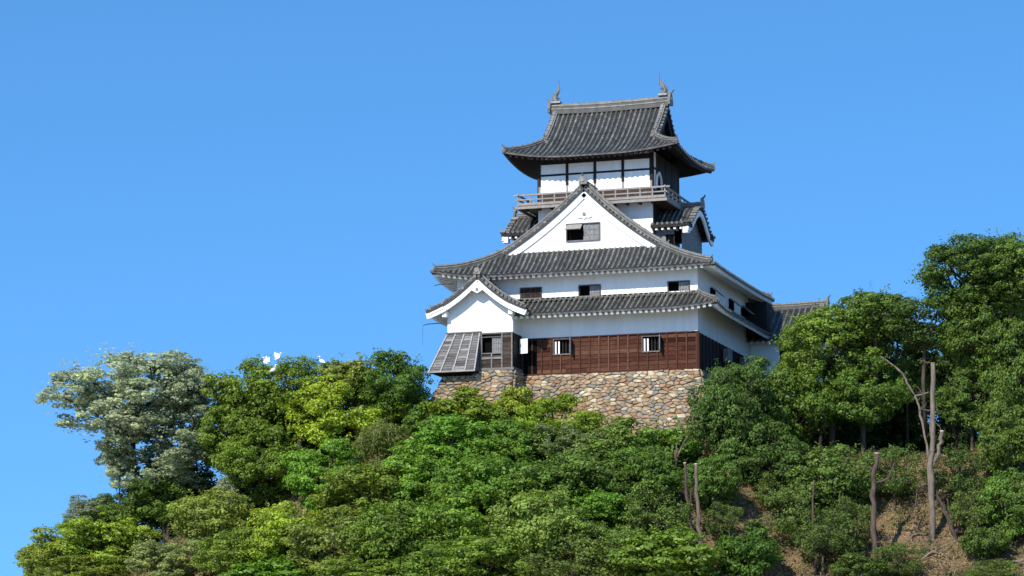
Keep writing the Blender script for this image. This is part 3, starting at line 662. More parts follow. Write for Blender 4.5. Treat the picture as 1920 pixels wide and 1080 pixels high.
# flared stone-dropping chute
q = MB(); TL, TR, BL, BR = (-W-.02,BYF-.02,3.0), (-15.27,BYF-.02,3.0), (-18.85,-2.85,.16), (-15.3,-2.85,.16)
BLb = (-18.85,.3,.16); TLb = (-W-.02,.3,3.0)
n = 15
for i in range(n):
    for A0, A1, B0, B1 in ((TL,TR,BL,BR),(TLb,TL,BLb,BL)):
        def L_(P, Q, t): return Vector(P).lerp(Vector(Q), t)
        t0, t1 = i/n, (i+1)/n; nrm = (Vector(A1)-Vector(A0)).cross(Vector(B0)-Vector(A0)).normalized()
        nrm = -nrm if (nrm.y > 0.2 or nrm.x > 0.2) else nrm
        p0, p1, p2, p3 = L_(A0,B0,t1), L_(A1,B1,t1), L_(A1,B1,t0), L_(A0,B0,t0); k = 4
        for j in range(k):
            a, c = p0.lerp(p1, j/k), p0.lerp(p1, (j+1)/k); e, g_ = p3.lerp(p2, j/k), p3.lerp(p2, (j+1)/k)
            q.add([a+nrm*.04, c+nrm*.04, g_+nrm*.01, e+nrm*.01, a, c], [(0,1,2,3),(5,4,0,1)][:1]+[(4,5,1,0)], min(1,max(0,rnd.gauss(.42,.16))))
q.add([TR, BR, (-15.3,BYF+.0,.16), (-15.27,BYF+.0,3.0)], [(0,1,2,3)], .2)
chute = part(q, 'board_chute', M['grey_board'], label='flared grey board chute at the foot of the bay')
for t in (.02,.27,.53,.78,.985):
    a, c = Vector(TL).lerp(Vector(TR), t), Vector(BL).lerp(Vector(BR), t); q = MB(); q.bar(a+Vector((0,-.06,0)), c+Vector((0,-.06,0)), .09, .07, up=(0,-1,.3), val=.95); part(q, 'batten', M['grey_board'], chute)
q = MB(); q.bar(Vector(TL)+Vector((-.05,-.07,.03)), Vector(TR)+Vector((.08,-.07,.03)), .12, .10, val=.25); q.bar(Vector(BL)+Vector((-.02,-.04,0)), Vector(BR)+Vector((.0,-.04,0)), .1, .09, val=.9)
part(q, 'chute_rail', M['grey_board'], chute)
q = MB(); q.add([BL, BR, (-15.3,-1.0,-.06), (-17.9,-1.0,-.06), BLb, (-17.8,.3,-.06)], [(0,3,2,1),(0,4,5,3)]); q.box(-17.9,-15.25,BYF+.06,BYF+.2,-.05,.4); part(q, 'chute_underside', M['dark_wood'], chute)
for x, y, z in ((-18.95,-2.4,3.72),(-18.55,-1.3,6.75)):
    q = MB(); q.tube([(x+1.0,y,z+.02),(x,y,z),(x-.45,y,z-.08)], [.05,.04,.025], 6); part(q, 'drain_spout', M['iron'])
q = MB(); q.tube([(-19.4,-2.4,3.66),(-19.42,-2.4,2.2)], [.012,.012], 4); part(q, 'hanging_chain', M['iron'])

# ================================================================== stone walls
def clip(poly, px, py, nx_, ny_):
    out = []
    for i in range(len(poly)):
        a, b = poly[i], poly[(i+1)%len(poly)]; da = (a[0]-px)*nx_+(a[1]-py)*ny_; db = (b[0]-px)*nx_+(b[1]-py)*ny_
        if da <= 0: out.append(a)
        if (da < 0) != (db < 0): t = da/(da-db); out.append((a[0]+(b[0]-a[0])*t, a[1]+(b[1]-a[1])*t))
    return out
def stones(mb, back, P, w, h, sx=.40, sy=.215, nrm=(0,-1,0), relief=.125, top=True):
    """field stones: P(u,v) maps the face (v down from the top) to space"""
    N_ = Vector(nrm).normalized(); k = 12
    back.add([tuple(Vector(P(w*i/k, h*j/k))+N_*.02) for j in range(k+1) for i in range(k+1)], [(j*(k+1)+i, (j+1)*(k+1)+i, (j+1)*(k+1)+i+1, j*(k+1)+i+1) for j in range(k) for i in range(k)])
    C = []; rows = int(h/sy)+2
    for j in range(rows):
        hh = sy; n = max(1, int(w/sx))
        for i in range(n+2):
            C.append(((i-.5+.5*(j%2)+rnd.uniform(-.45,.45))*sx*w/(n*sx), (j+.5+rnd.uniform(-.45,.45))*hh))
    C = [c for c in C if not rnd.random() < .17]
    A = np.array(C); k2 = sy/sx
    for i, c in enumerate(C):
        if not (-.05 < c[0] < w+.05 and 0 < c[1] < h+.2): continue
        d = np.hypot((A[:,0]-c[0])*k2, A[:,1]-c[1]); idx = np.argsort(d)[1:15]
        poly = [(c[0]-sx*1.1, c[1]-sy*1.1), (c[0]+sx*1.1, c[1]-sy*1.1), (c[0]+sx*1.1, c[1]+sy*1.1), (c[0]-sx*1.1, c[1]+sy*1.1)]
        for q in idx:
            ox, oy = C[q]; mx, my = (c[0]+ox)/2, (c[1]+oy)/2; poly = clip(poly, mx, my, (ox-c[0])*k2*k2, oy-c[1])
            if len(poly) < 3: break
        for args in ((0,0,-1,0),(w,0,1,0),(0,0,0,-1)):
            if len(poly) >= 3: poly = clip(poly, *args)
        if len(poly) < 3: continue
        # subdivide edges and round the corners
        pts = []
        for a, b in zip(poly, poly[1:]+poly[:1]): pts += [(a[0]*.86+b[0]*.14, a[1]*.86+b[1]*.14), (a[0]*.14+b[0]*.86, a[1]*.14+b[1]*.86)]
        cx = sum(p[0] for p in pts)/len(pts); cy = sum(p[1] for p in pts)/len(pts); n = len(pts)
        r0 = relief*rnd.uniform(.5,1.25); tu, tv = rnd.uniform(-.22,.22), rnd.uniform(-.2,.35)
        v = []
        for s_, dpt in ((.98,.0),(.945,.6),(.74,1.0)):
            for a, b in pts:
                x_, y_ = cx+(a-cx)*s_, cy+(b-cy)*s_; e = r0*dpt+((x_-cx)*tu+(y_-cy)*tv)*dpt+rnd.uniform(-.012,.012)*dpt
                v.append(Vector(P(x_, max(0, y_)))+N_*(e+.02))
        v.append(Vector(P(cx, max(0,cy)))+N_*(r0*1.08+.02)); f = []
        for L_ in range(2): f += [(L_*n+q, L_*n+(q+1)%n, (L_+1)*n+(q+1)%n, (L_+1)*n+q) for q in range(n)]
        f += [(2*n+q, 2*n+(q+1)%n, 3*n) for q in range(n)]
        val = rnd.choice((rnd.uniform(0,.14), rnd.uniform(.14,.5), rnd.uniform(.2,.5), rnd.uniform(.35,.5), rnd.uniform(.5,.78), rnd.uniform(.8,1)))
        if top and c[1] < sy*1.1: val = rnd.choice((rnd.uniform(.3,.5), rnd.uniform(.8,1), rnd.uniform(.12,.3)))
        mb.add(v, f, val)
keep_wall = empty('stone_wall', (-8.5, -1.0, -6), 'rough stone retaining wall of tan, orange and grey field stones under the castle', 'stone wall')
def bat(v): return .20*v+.012*v*v
def face(name, P, w, h, nrm, **k):
    mb, bk = MB(), MB(); stones(mb, bk, P, w, h, nrm=nrm, **k)
    o = mb.build(name, M['stone'], keep_wall, CX, False); bk.build('earth_joints', M['gap'], o, CX)
face('front_stonework', lambda u, v: (-12.9+u*(13.0+bat(v))/13.0, -.08-bat(v), -.01-v), 13.0, 6.4, (0,-1,.25))
face('side_stonework', lambda u, v: (.10+bat(v), -.08-bat(v)+u*(13.9+bat(v))/13.9, -.01-v), 13.9, 5.0, (1,0,.25), sx=.7, sy=.45)
def bat2(v): return .50*v
face('bay_stonework', lambda u, v: (-18.0-bat2(v)+u*(5.15+bat2(v)+bat(v)*.3)/5.15, BYF-.02-bat(v), .21-.28*max(0,min(1,(2.6-u)/.5))-v), 5.15, 5.5, (0,-1,.25))
face('bay_side_stonework', lambda u, v: (-12.85+bat(v)*.3, BYF-.02-bat(v)+u, .21-v), 2.0, 5.5, (1,0,.1))
face('bay_left_stonework', lambda u, v: (-18.0-bat2(v), 8-u*(9.9+bat(v))/9.9, -.07-v), 9.9, 5.5, (-1,0,.5), sx=.7, sy=.45)

# ================================================================== turret joined to the back of the keep
turret = empty('corner_turret', (3, 17, -2), 'low white turret with a grey tiled roof behind the right side of the castle keep', 'turret')
def tpart(mb, name, m, parent=None, label=None):
    o = mb.build(name, m, parent or turret, CX)
    return tag(o, label)
p = MB(); p.box(-1.5, 5.0, 13.9, 20, -5, 4.2); tpart(p, 'plaster_wall', M['plaster'])
p = MB(); p.box(-1.5, 5.05, 13.84, 13.895, -5, 1.2); tpart(p, 'board_wall', M['dark_wood'])
p = MB(); p.box(2.3, 5.05, 13.84, 13.895, 1.21, 4.15); tpart(p, 'board_wall', M['dark_wood'])
mb, em, rm = MB(), MB(), []
def ST(x, t): return (x, 13.1+t, 3.95+.56*t+.045*t*t)
def ST2(x, t): return (x, 21.1-t, 3.95+.56*t+.045*t*t)
panel(mb, em, rm, ST, (-.6, 5.2), lambda x: 4.0, 1.1, pitch=.46); em2, rm2 = MB(), []; panel(mb, em2, rm2, ST2, (-.6, 5.2), lambda x: 4.0, 1.1, rafters=False, ribs=False)
p = MB(); p.box(.03, 1.62, 12.9, 13.9, 4.15, 6.75); tpart(p, 'board_wall', M['dark_wood'], label='dark boarded upper wall beside the keep')
tr = tpart(mb, 'tiled_roof', M['tile']); tpart(em, 'eave_boards', M['soffit'], tr); tpart(em2, 'eave_boards', M['soffit'], tr)
for p_, q_, r_ in rm: tpart(MB().bar(p_, q_, *r_), 'rafter', M['plaster'], tr)
rb = MB(); ridge(rb, [(-.6,17.1,6.9),(2.3,17.1,6.86),(5.2,17.1,6.95)], .36, .42); oni(rb, (5.25,17.1,7.1), (1,0,0), .9); tpart(rb, 'roof_ridge', M['ridge'], tr)
for x in (4.85,):
    rb = MB(); ridge(rb, [ST(x, 4-3.4*k/6) for k in range(7)], .3, .3); tpart(rb, 'hip_ridge', M['ridge'], tr)
p = MB(); p.add([(4.8,14.2,4.1),(4.8,20,4.1),(4.8,17.1,6.7)], [(0,1,2)]); tpart(p, 'gable_wall', M['plaster'])

# ================================================================== trees
rng = np.random.default_rng(11)
def unit(v): return v/np.maximum(1e-9, np.linalg.norm(v, axis=-1, keepdims=True))
def leaf_mesh(name, C, Nn, size, val, aspect=.55):
    n = len(C); t = unit(np.cross(Nn, rng.normal(size=(n,3)))); b = np.cross(Nn, t); s = size[:,None]
    V = np.empty((n,4,3)); fold = Nn*s*.12
    V[:,0] = C-t*s*.5; V[:,1] = C+b*s*aspect*.5+fold; V[:,2] = C+t*s*.5; V[:,3] = C-b*s*aspect*.5+fold
    me = bpy.data.meshes.new(name); me.vertices.add(n*4); me.vertices.foreach_set('co', V.ravel())
    me.loops.add(n*4); me.loops.foreach_set('vertex_index', np.arange(n*4)); me.polygons.add(n)
    me.polygons.foreach_set('loop_start', np.arange(n)*4); me.polygons.foreach_set('loop_total', np.full(n,4))
    a = me.attributes.new('v', 'FLOAT', 'FACE'); a.data.foreach_set('value', val.astype('f')); me.materials.append(M['leaf']); me.update(); me.validate(); return me
def crown(seed, lobes=11, clumps=15, per=60, leaf=.085, lobe_r=.46, clump_r=.17, flat=.75, loose=.35, droop=0., spread=.62, aspect=.6, clumpvar=.16, core=110, r0=.05, fill=.55):
    """returns (crown mesh, trunk mesh) in units of the crown's half-width"""
    g = np.random.default_rng(seed); LC = []
    tries = 0
    while len(LC) < lobes and tries < 2000:
        tries += 1; p = g.normal(size=3); p /= np.linalg.norm(p); p *= spread*g.uniform(fill,1.05)**.6; p[2] = p[2]*.95
        if all(np.linalg.norm(p-q) > lobe_r*.72 for q in LC): LC.append(p)
    LC = np.array(LC); cs, ns, sz, vv = [], [], [], []
    for lc in LC:
        lr = lobe_r*g.uniform(.7,1.15)
        d = g.normal(size=(clumps,3)); d[:,2] = d[:,2]*.9+.12; d += unit(lc[None])*.45; d = unit(d)
        if core:                            # inner foliage of the lobe
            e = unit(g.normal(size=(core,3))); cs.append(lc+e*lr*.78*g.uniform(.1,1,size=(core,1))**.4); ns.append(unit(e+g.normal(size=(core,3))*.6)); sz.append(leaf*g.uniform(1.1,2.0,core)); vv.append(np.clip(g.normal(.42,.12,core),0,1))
        for q in d:
            cc = lc+q*lr*np.array([1,1,.85])*g.uniform(.72,1.02); cr = clump_r*g.uniform(.7,1.35); m = int(per*g.uniform(.7,1.3)*(cr/clump_r)**1.5)
            e = g.normal(size=(m,3)); e[:,2] = e[:,2]*.85+.25; e += q*.35; e = unit(e); rad = cr*g.uniform(.35,1.05,size=(m,1))**.5
            pos = cc+e*rad*np.array([1.15,1.15,flat]); 
            if droop: pos[:,2] -= droop*cr*g.uniform(0,1,m)**2*2.2
            nn = unit(e*.8+q*.35+np.array([0,0,.35])+g.normal(size=(m,3))*loose)
            if droop: nn = unit(nn*np.array([1,1,.35]))
            cs.append(pos); ns.append(nn); sz.append(leaf*g.uniform(.65,1.35,m)); base = .5+g.normal()*clumpvar
            vv.append(np.clip(base+g.normal(size=m)*.15+(g.random(m) < .05)*.3, 0, 1))
    for _ in range(lobes*2):                 # loose sprigs that break the outline
        q = unit(g.normal(size=3)+np.array([0,0,.25])); cc = q*g.uniform(.80,1.02)*np.array([1,1,.97]); m = int(per*.35)
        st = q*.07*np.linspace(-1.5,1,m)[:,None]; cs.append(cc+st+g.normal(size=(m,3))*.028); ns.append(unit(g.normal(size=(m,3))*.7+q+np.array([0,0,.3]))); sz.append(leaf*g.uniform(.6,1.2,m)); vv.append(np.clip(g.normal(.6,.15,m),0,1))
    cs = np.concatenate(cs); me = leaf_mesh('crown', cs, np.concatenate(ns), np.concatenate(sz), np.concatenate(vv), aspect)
    mb = MB()
    base = [(0,0,-3.2),(0.02,0,-1.6),(.03*g.normal(),.03*g.normal(),-.75),(.05*g.normal(),.05*g.normal(),-.30)]
    mb.tube(base, [r0*1.35,r0*1.15,r0,r0*.85], 8)
    for lc in LC:
        a = np.array(base[3])*g.uniform(.3,1)+np.array(base[2])*.0; a[2] = g.uniform(-.55,-.25); mid = (a+lc)/2+g.normal(size=3)*.07; mid[2] -= .06
        mb.tube([a, mid, lc, lc+(lc-mid)*.22+g.normal(size=3)*.05], [r0*.62,r0*.42,r0*.26,r0*.1], 5)
        for q in range(3):
            e = lc+unit(g.normal(size=3)+np.array([0,0,.3]))*lobe_r*.85; mb.tube([mid*.4+lc*.6, (lc+e)/2+g.normal(size=3)*.04, e], [r0*.24,r0*.16,r0*.06], 4)
    V = np.array(mb.v); tm = bpy.data.meshes.new('trunk'); tm.from_pydata(V.tolist(), [], mb.f); tm.materials.append(M['bark'])
    tm.polygons.foreach_set('use_smooth', [True]*len(tm.polygons)); a = tm.attributes.new('v','FLOAT','FACE'); a.data.foreach_set('value', np.full(len(mb.f), .5, 'f')); tm.update()
    return me, tm
KIND = {
 'round': [crown(s, 22, 15, 40, .062, lobe_r=.34, clump_r=.115, spread=.72, loose=.5, clumpvar=.2) for s in (1,2,3,4,21)],
 'big':   [crown(s, 28, 17, 42, .050, lobe_r=.31, clump_r=.10, spread=.76, loose=.5, clumpvar=.2) for s in (5,6,7,8,22)],
 'layer': [crown(s, 24, 14, 42, .062, lobe_r=.32, clump_r=.14, flat=.45, spread=.74, loose=.42) for s in (9,10,11)],
 'open':  [crown(s, 20, 11, 24, .066, lobe_r=.34, clump_r=.12, loose=.7, spread=.80, core=12, fill=.1, r0=.035) for s in (12,13)],
 'pale':  [crown(s, 36, 17, 44, .040, lobe_r=.25, clump_r=.075, loose=.6, spread=.84, clumpvar=.22, aspect=.85, core=40, r0=.03, fill=.04) for s in (14,15,23)],
 'droop': [crown(s, 10, 15, 60, .11, lobe_r=.42, clump_r=.15, loose=.35, droop=1.0, aspect=.22) for s in (16,)],
 'shrub': [crown(s, 14, 14, 42, .095, lobe_r=.38, clump_r=.16, spread=.70, loose=.55) for s in (17,18,19)],
}
KC = {k: 0 for k in KIND}
GAIN = (2.5, 2.35, 1.45)
def solve_Y(px, py, hc):
    best = None
    for Y in np.arange(-32, 22, .1):
        p = at(px, py, Y); d = p[2]-float(ground(p[0], p[1]))-hc
        if d <= 0: return Y
        if best is None or d < best[0]: best = (d, Y)
    return best[1]
TREES = []
def tree(px, py, w, h, kind, col, label, name='tree', cat='tree', group='trees on the castle hill', Y=None, k=1.0, dY=0, raw=False):
    mpp = 1/26.6; R_ = w*mpp/2*1.04; H_ = h*mpp/2*1.02
    if Y is None: Y = solve_Y(px, py, H_*.85+.7)+dY
    if 780 < px < 1310 and kind != 'shrub': H_ *= 1.16
    c = at(px, py, Y); gz_ = float(ground(c[0], c[1])); v = KIND[kind][KC[kind] % len(KIND[kind])]; KC[kind] += 1
    zb = min(gz_, c[2]-H_*.7)
    t = empty(name, (c[0], c[1], zb), label, cat, group, rnd.uniform(0, 6.28))
    if kind != 'pale' and not raw: col = tuple(a*.62+b*.38 for a, b in zip(col, (.075,.112,.026)))
    j_ = 1 if kind == 'pale' else rnd.uniform(.84,1.14); col = tuple(a*j_ for a in col)
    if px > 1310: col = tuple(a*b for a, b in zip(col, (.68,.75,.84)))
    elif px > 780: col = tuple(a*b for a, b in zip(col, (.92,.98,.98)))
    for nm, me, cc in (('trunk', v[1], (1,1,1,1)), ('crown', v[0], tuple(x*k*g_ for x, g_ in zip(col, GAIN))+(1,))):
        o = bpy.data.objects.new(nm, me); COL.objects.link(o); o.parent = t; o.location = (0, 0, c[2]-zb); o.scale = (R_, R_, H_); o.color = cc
    TREES.append((px, py, Y, R_)); return t
BRI, MID, DRK, OLV, PAL, LIT, SAT, GRY, YEL = (.115,.180,.020), (.060,.105,.020), (.024,.052,.014), (.095,.112,.026), (.27,.29,.17), (.120,.155,.050), (.060,.135,.020), (.10,.13,.055), (.145,.190,.026)
T = tree
# left shoulder of the hill
T(252,745,335,200,'pale',(.155,.185,.185),'pale silvery blossoming tree, the largest at the left edge of the hill against the sky',name='blossoming_tree')
T(362,735,120,120,'pale',(.145,.175,.165),'grey green loose crown between the pale blossoming tree and the dark olive trees',name='blossoming_tree')
T(318,842,250,170,'pale',(.112,.14,.125),'dark grey green tree with pale leaf tips directly under the big blossoming tree',name='blossoming_tree')
T(165,958,110,66,'pale',(.11,.135,.13),'small greyish bush poking out left below the blossoming tree',name='bush')
T(225,875,90,90,'pale',(.17,.20,.185),'small loose silvery branchwork hanging at the left foot of the big blossoming tree',name='blossoming_tree')
T(128,1028,150,110,'round',(.12,.15,.035),'olive green tree at the bottom left corner, lowest on the hill edge')
T(72,1052,90,80,'round',(.12,.15,.04),'small light green tree filling the bottom left corner against the sky')
T(205,1010,190,130,'round',(.11,.155,.03),'mid green tree beside the bottom left corner tree')
T(150,1085,190,100,'round',OLV,'olive tree cut by the bottom edge at the far left')
T(310,935,150,110,'round',DRK,'dark green tree below the grey green tree with pale tips')
T(400,975,170,130,'round',(.125,.15,.05),'yellowish green tree with pale tips low on the left slope')
T(330,1055,180,130,'pale',(.11,.135,.07),'pale tipped tree at the bottom edge left of the bright round tree')
T(455,905,120,110,'pale',(.125,.155,.16),'small silvery tree halfway down the left slope')
T(440,820,150,150,'round',(.05,.085,.02),'dark mid green tree right of the big blossoming tree')
T(475,745,170,160,'round',(.075,.115,.022),'olive green tree on the skyline right of the blossoming tree')
T(565,735,180,140,'big',(.075,.115,.018),'wide olive green skyline tree with white birds on its top')
T(660,698,110,80,'shrub',(.13,.14,.05),'small yellowish grey treetop on the skyline beside the dark round tree')
T(735,722,150,150,'round',(.035,.085,.020),'dark green round tree on the skyline nearest the left corner of the castle')
T(648,775,210,170,'big',(.17,.225,.03),'bright yellow green tree, the largest in the middle of the left slope')
T(610,890,150,160,'layer',SAT,'bright green tree standing below the largest yellow green tree')
T(500,865,190,170,'big',(.070,.115,.02),'deep green tree on the left slope with a black gap on its right side')
T(722,845,120,140,'droop',(.052,.058,.020),'dark brownish green drooping feathery tree in the middle of the slope',name='drooping_tree')
T(690,930,190,130,'round',(.085,.115,.024),'olive tree below the drooping feathery tree')
T(535,1010,150,140,'round',(.16,.215,.03),'bright green round tree in the lower left near the bottom edge')
T(450,1045,150,120,'round',(.075,.11,.022),'mid green tree left of the bright green round tree at the bottom')
T(505,1085,160,90,'shrub',SAT,'green bush cut by the bottom edge under the bright green round tree',name='bush')
T(630,1025,170,140,'round',(.105,.13,.045),'greyish olive tree with pale tips at the bottom edge right of the bright round tree')
T(745,1010,170,150,'round',(.055,.095,.02),'dark green tree low in the middle of the left slope')
T(700,1085,180,90,'round',(.07,.105,.024),'mid green tree cut by the bottom edge left of the middle')
# under the castle wall
T(862,775,140,95,'shrub',(.10,.125,.022),'olive bush in front of the wall under the board chute of the bay',name='bush',dY=.6)
T(925,778,80,70,'shrub',(.085,.12,.022),'small olive bush at the wall between the two lighter bushes',name='bush',dY=.6)
T(968,762,80,85,'shrub',(.14,.15,.028),'yellowish bush under the corner between bay and main wall',name='bush',dY=.8)
T(1048,795,150,110,'layer',(.135,.185,.022),'bright yellow green bush at the foot of the main stone wall',name='bush',dY=.4)
T(800,800,90,80,'shrub',(.05,.09,.02),'dark bush at the left foot of the stone wall below the dark round skyline tree',name='bush')
T(858,850,200,130,'round',SAT,'spreading green maple left under the bay wall',name='maple_tree')
T(800,905,170,130,'layer',(.065,.12,.02),'spreading green maple between the feathery tree and the middle maples',name='maple_tree')
T(960,845,170,110,'round',(.05,.095,.02),'dark green tree with pale speckles below the yellowish bush')
T(1060,850,150,100,'pale',(.075,.098,.05),'grey green speckled bush under the bright yellow green bush',name='bush')
T(1165,838,170,90,'round',(.08,.115,.04),'grey green bush at the foot of the stone wall with light speckles',name='bush')
T(1255,830,120,95,'shrub',(.06,.115,.022),'green bush at the foot of the stone wall left of the dark evergreen',name='bush')
T(905,925,190,135,'round',(.055,.105,.02),'spreading dark maple in the middle of the slope',name='maple_tree')
T(1010,920,170,120,'round',(.05,.09,.022),'dark green round tree under the grey green speckled bush')
T(1110,905,190,120,'round',(.035,.058,.02),'very dark green tree below the stone wall')
T(1205,900,140,120,'round',(.04,.075,.02),'dark green tree behind the bleached dead twigs')
T(840,990,190,140,'round',(.065,.11,.02),'mid green tree in the lower middle left of the grey green one')
T(1010,1000,190,150,'round',(.095,.125,.04),'grey green tree in the lower middle of the slope')
T(1125,960,140,90,'layer',SAT,'bright green layered tree left of the bleached forked trunk')
T(910,1055,190,110,'round',(.07,.105,.022),'green tree cut by the bottom edge in the middle')
T(805,1075,150,100,'round',(.055,.09,.02),'dark green tree cut by the bottom edge left of the middle green tree')
T(1060,1065,170,100,'open',(.05,.06,.025),'sparse dark bush with bare stems at the bottom edge right of the middle',name='bush')
T(1150,1040,130,110,'open',(.06,.085,.03),'sparse grey green bush left of the leafy round bush at the bottom',name='bush')
T(1248,1045,170,120,'shrub',(.085,.13,.028),'leafy light green round bush at the bottom edge below the cut trunks',name='bush')
T(1225,965,120,100,'open',(.04,.06,.022),'sparse dark bush behind the bleached forked trunk',name='bush')
T(1335,905,100,110,'round',(.055,.10,.02),'green bush right of the two cut trunks',name='bush')
# right side
T(1372,770,160,200,'big',(.038,.068,.022),'dark glossy evergreen tree leaning over the right end of the stone wall',name='evergreen_tree')
T(1420,735,130,130,'round',(.055,.085,.03),'glossy green tree in front of the shaded side wall of the castle',name='evergreen_tree')
T(1492,760,150,170,'round',(.085,.135,.025),'bright green tree below the turret roof',name='evergreen_tree')
T(1555,655,210,170,'big',(.125,.175,.034),'large bright green tree covering the right end of the turret')
T(1640,590,150,110,'round',(.075,.11,.03),'grey green treetop on the skyline between the turret tree and the tallest tree')
T(1615,735,170,150,'big',(.065,.110,.024),'mid green tree right below the large turret tree')
T(1822,515,215,160,'big',(.050,.085,.022),'tallest dark green tree on the right skyline')
T(1895,510,170,160,'big',(.085,.13,.03),'green tree at the right edge beside the tallest tree')
T(1730,610,180,120,'open',(.045,.07,.024),'dark loose tree below the tallest tree on the right',k=1.1)
T(1840,625,170,180,'big',(.085,.13,.028),'bright green tree in front of the tallest tree on the right')
T(1905,690,120,190,'round',(.07,.11,.026),'green tree cut by the right edge below the skyline')
T(1820,745,120,130,'round',(.055,.09,.022),'mid green tree right of the tall bare trunk')
T(1700,725,100,110,'open',(.075,.12,.026),'small green leafy branchwork left of the tall bare trunk')
T(1440,860,140,130,'round',(.045,.075,.024),'dark tree below the glossy green tree, above the bare slope')
T(1560,900,170,140,'round',(.075,.11,.035),'light green bushy tree on the slope left of the short cut trunk',k=1.05)
T(1490,960,110,110,'open',(.085,.115,.04),'sparse light green bush standing over the bare reddish soil',name='bush')
T(1545,1010,120,110,'open',(.075,.105,.038),'sparse bush on the bare slope left of the short cut trunk',name='bush')
T(1403,1040,110,110,'shrub',(.05,.11,.02),'vivid green bush at the bottom edge on the reddish soil',name='bush')
T(1675,885,110,110,'open',(.055,.085,.03),'sparse dark bush right of the short cut trunk',name='bush')
T(1795,895,110,110,'open',(.05,.075,.026),'sparse bush in the shade right of the tall bare trunk',name='bush')
T(1885,815,110,150,'round',(.105,.15,.035),'light green tree at the right edge halfway down')
T(1895,945,120,130,'round',(.065,.115,.025),'green bush at the right edge near the fallen branches',name='bush')
T(1845,1010,80,70,'shrub',(.07,.10,.03),'small bush above the fallen branch at the bottom right',name='bush')
T(1690,1050,90,70,'open',(.075,.10,.035),'small sparse bush at the bottom beside the pile of cut branches',name='bush')
T(1610,1065,90,60,'shrub',(.06,.085,.03),'low bush at the bottom left of the short cut trunk',name='bush')
for px, py, w, h, lab in ((1455,925,80,80,'small sparse bush at the top of the bare reddish soil'),(1590,985,90,110,'sparse thin stemmed bush close left of the short cut trunk'),
    (1825,960,90,80,'small sparse bush behind the leaning arms of the forked trunk'),
    (1355,975,70,70,'small bush right of the slim straight cut trunk'),(1860,1075,110,50,'low sparse bush at the bottom edge below the fallen branch')):
    T(px,py,w,h,'open',(.085,.105,.036),lab,name='bush')
# deeper rows behind the right-hand trees
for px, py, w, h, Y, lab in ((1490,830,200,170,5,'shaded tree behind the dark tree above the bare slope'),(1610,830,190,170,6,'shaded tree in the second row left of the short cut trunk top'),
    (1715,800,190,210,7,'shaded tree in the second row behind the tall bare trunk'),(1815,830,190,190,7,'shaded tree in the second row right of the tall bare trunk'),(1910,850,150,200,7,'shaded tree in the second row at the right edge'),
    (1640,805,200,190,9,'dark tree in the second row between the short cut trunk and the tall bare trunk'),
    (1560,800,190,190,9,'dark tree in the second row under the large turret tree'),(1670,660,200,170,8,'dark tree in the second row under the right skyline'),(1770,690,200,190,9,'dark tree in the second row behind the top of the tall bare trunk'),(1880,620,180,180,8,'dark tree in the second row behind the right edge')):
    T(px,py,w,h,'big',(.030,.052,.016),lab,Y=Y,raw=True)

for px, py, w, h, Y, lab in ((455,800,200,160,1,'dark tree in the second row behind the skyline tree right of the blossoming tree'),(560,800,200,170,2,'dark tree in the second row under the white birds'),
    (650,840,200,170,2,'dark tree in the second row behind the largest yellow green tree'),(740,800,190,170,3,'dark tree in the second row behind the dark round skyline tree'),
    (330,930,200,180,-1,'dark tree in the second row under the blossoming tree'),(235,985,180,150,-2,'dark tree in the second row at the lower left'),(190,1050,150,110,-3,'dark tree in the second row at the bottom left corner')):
    T(px,py,w,h,'big',(.040,.070,.018),lab,Y=Y,raw=True)

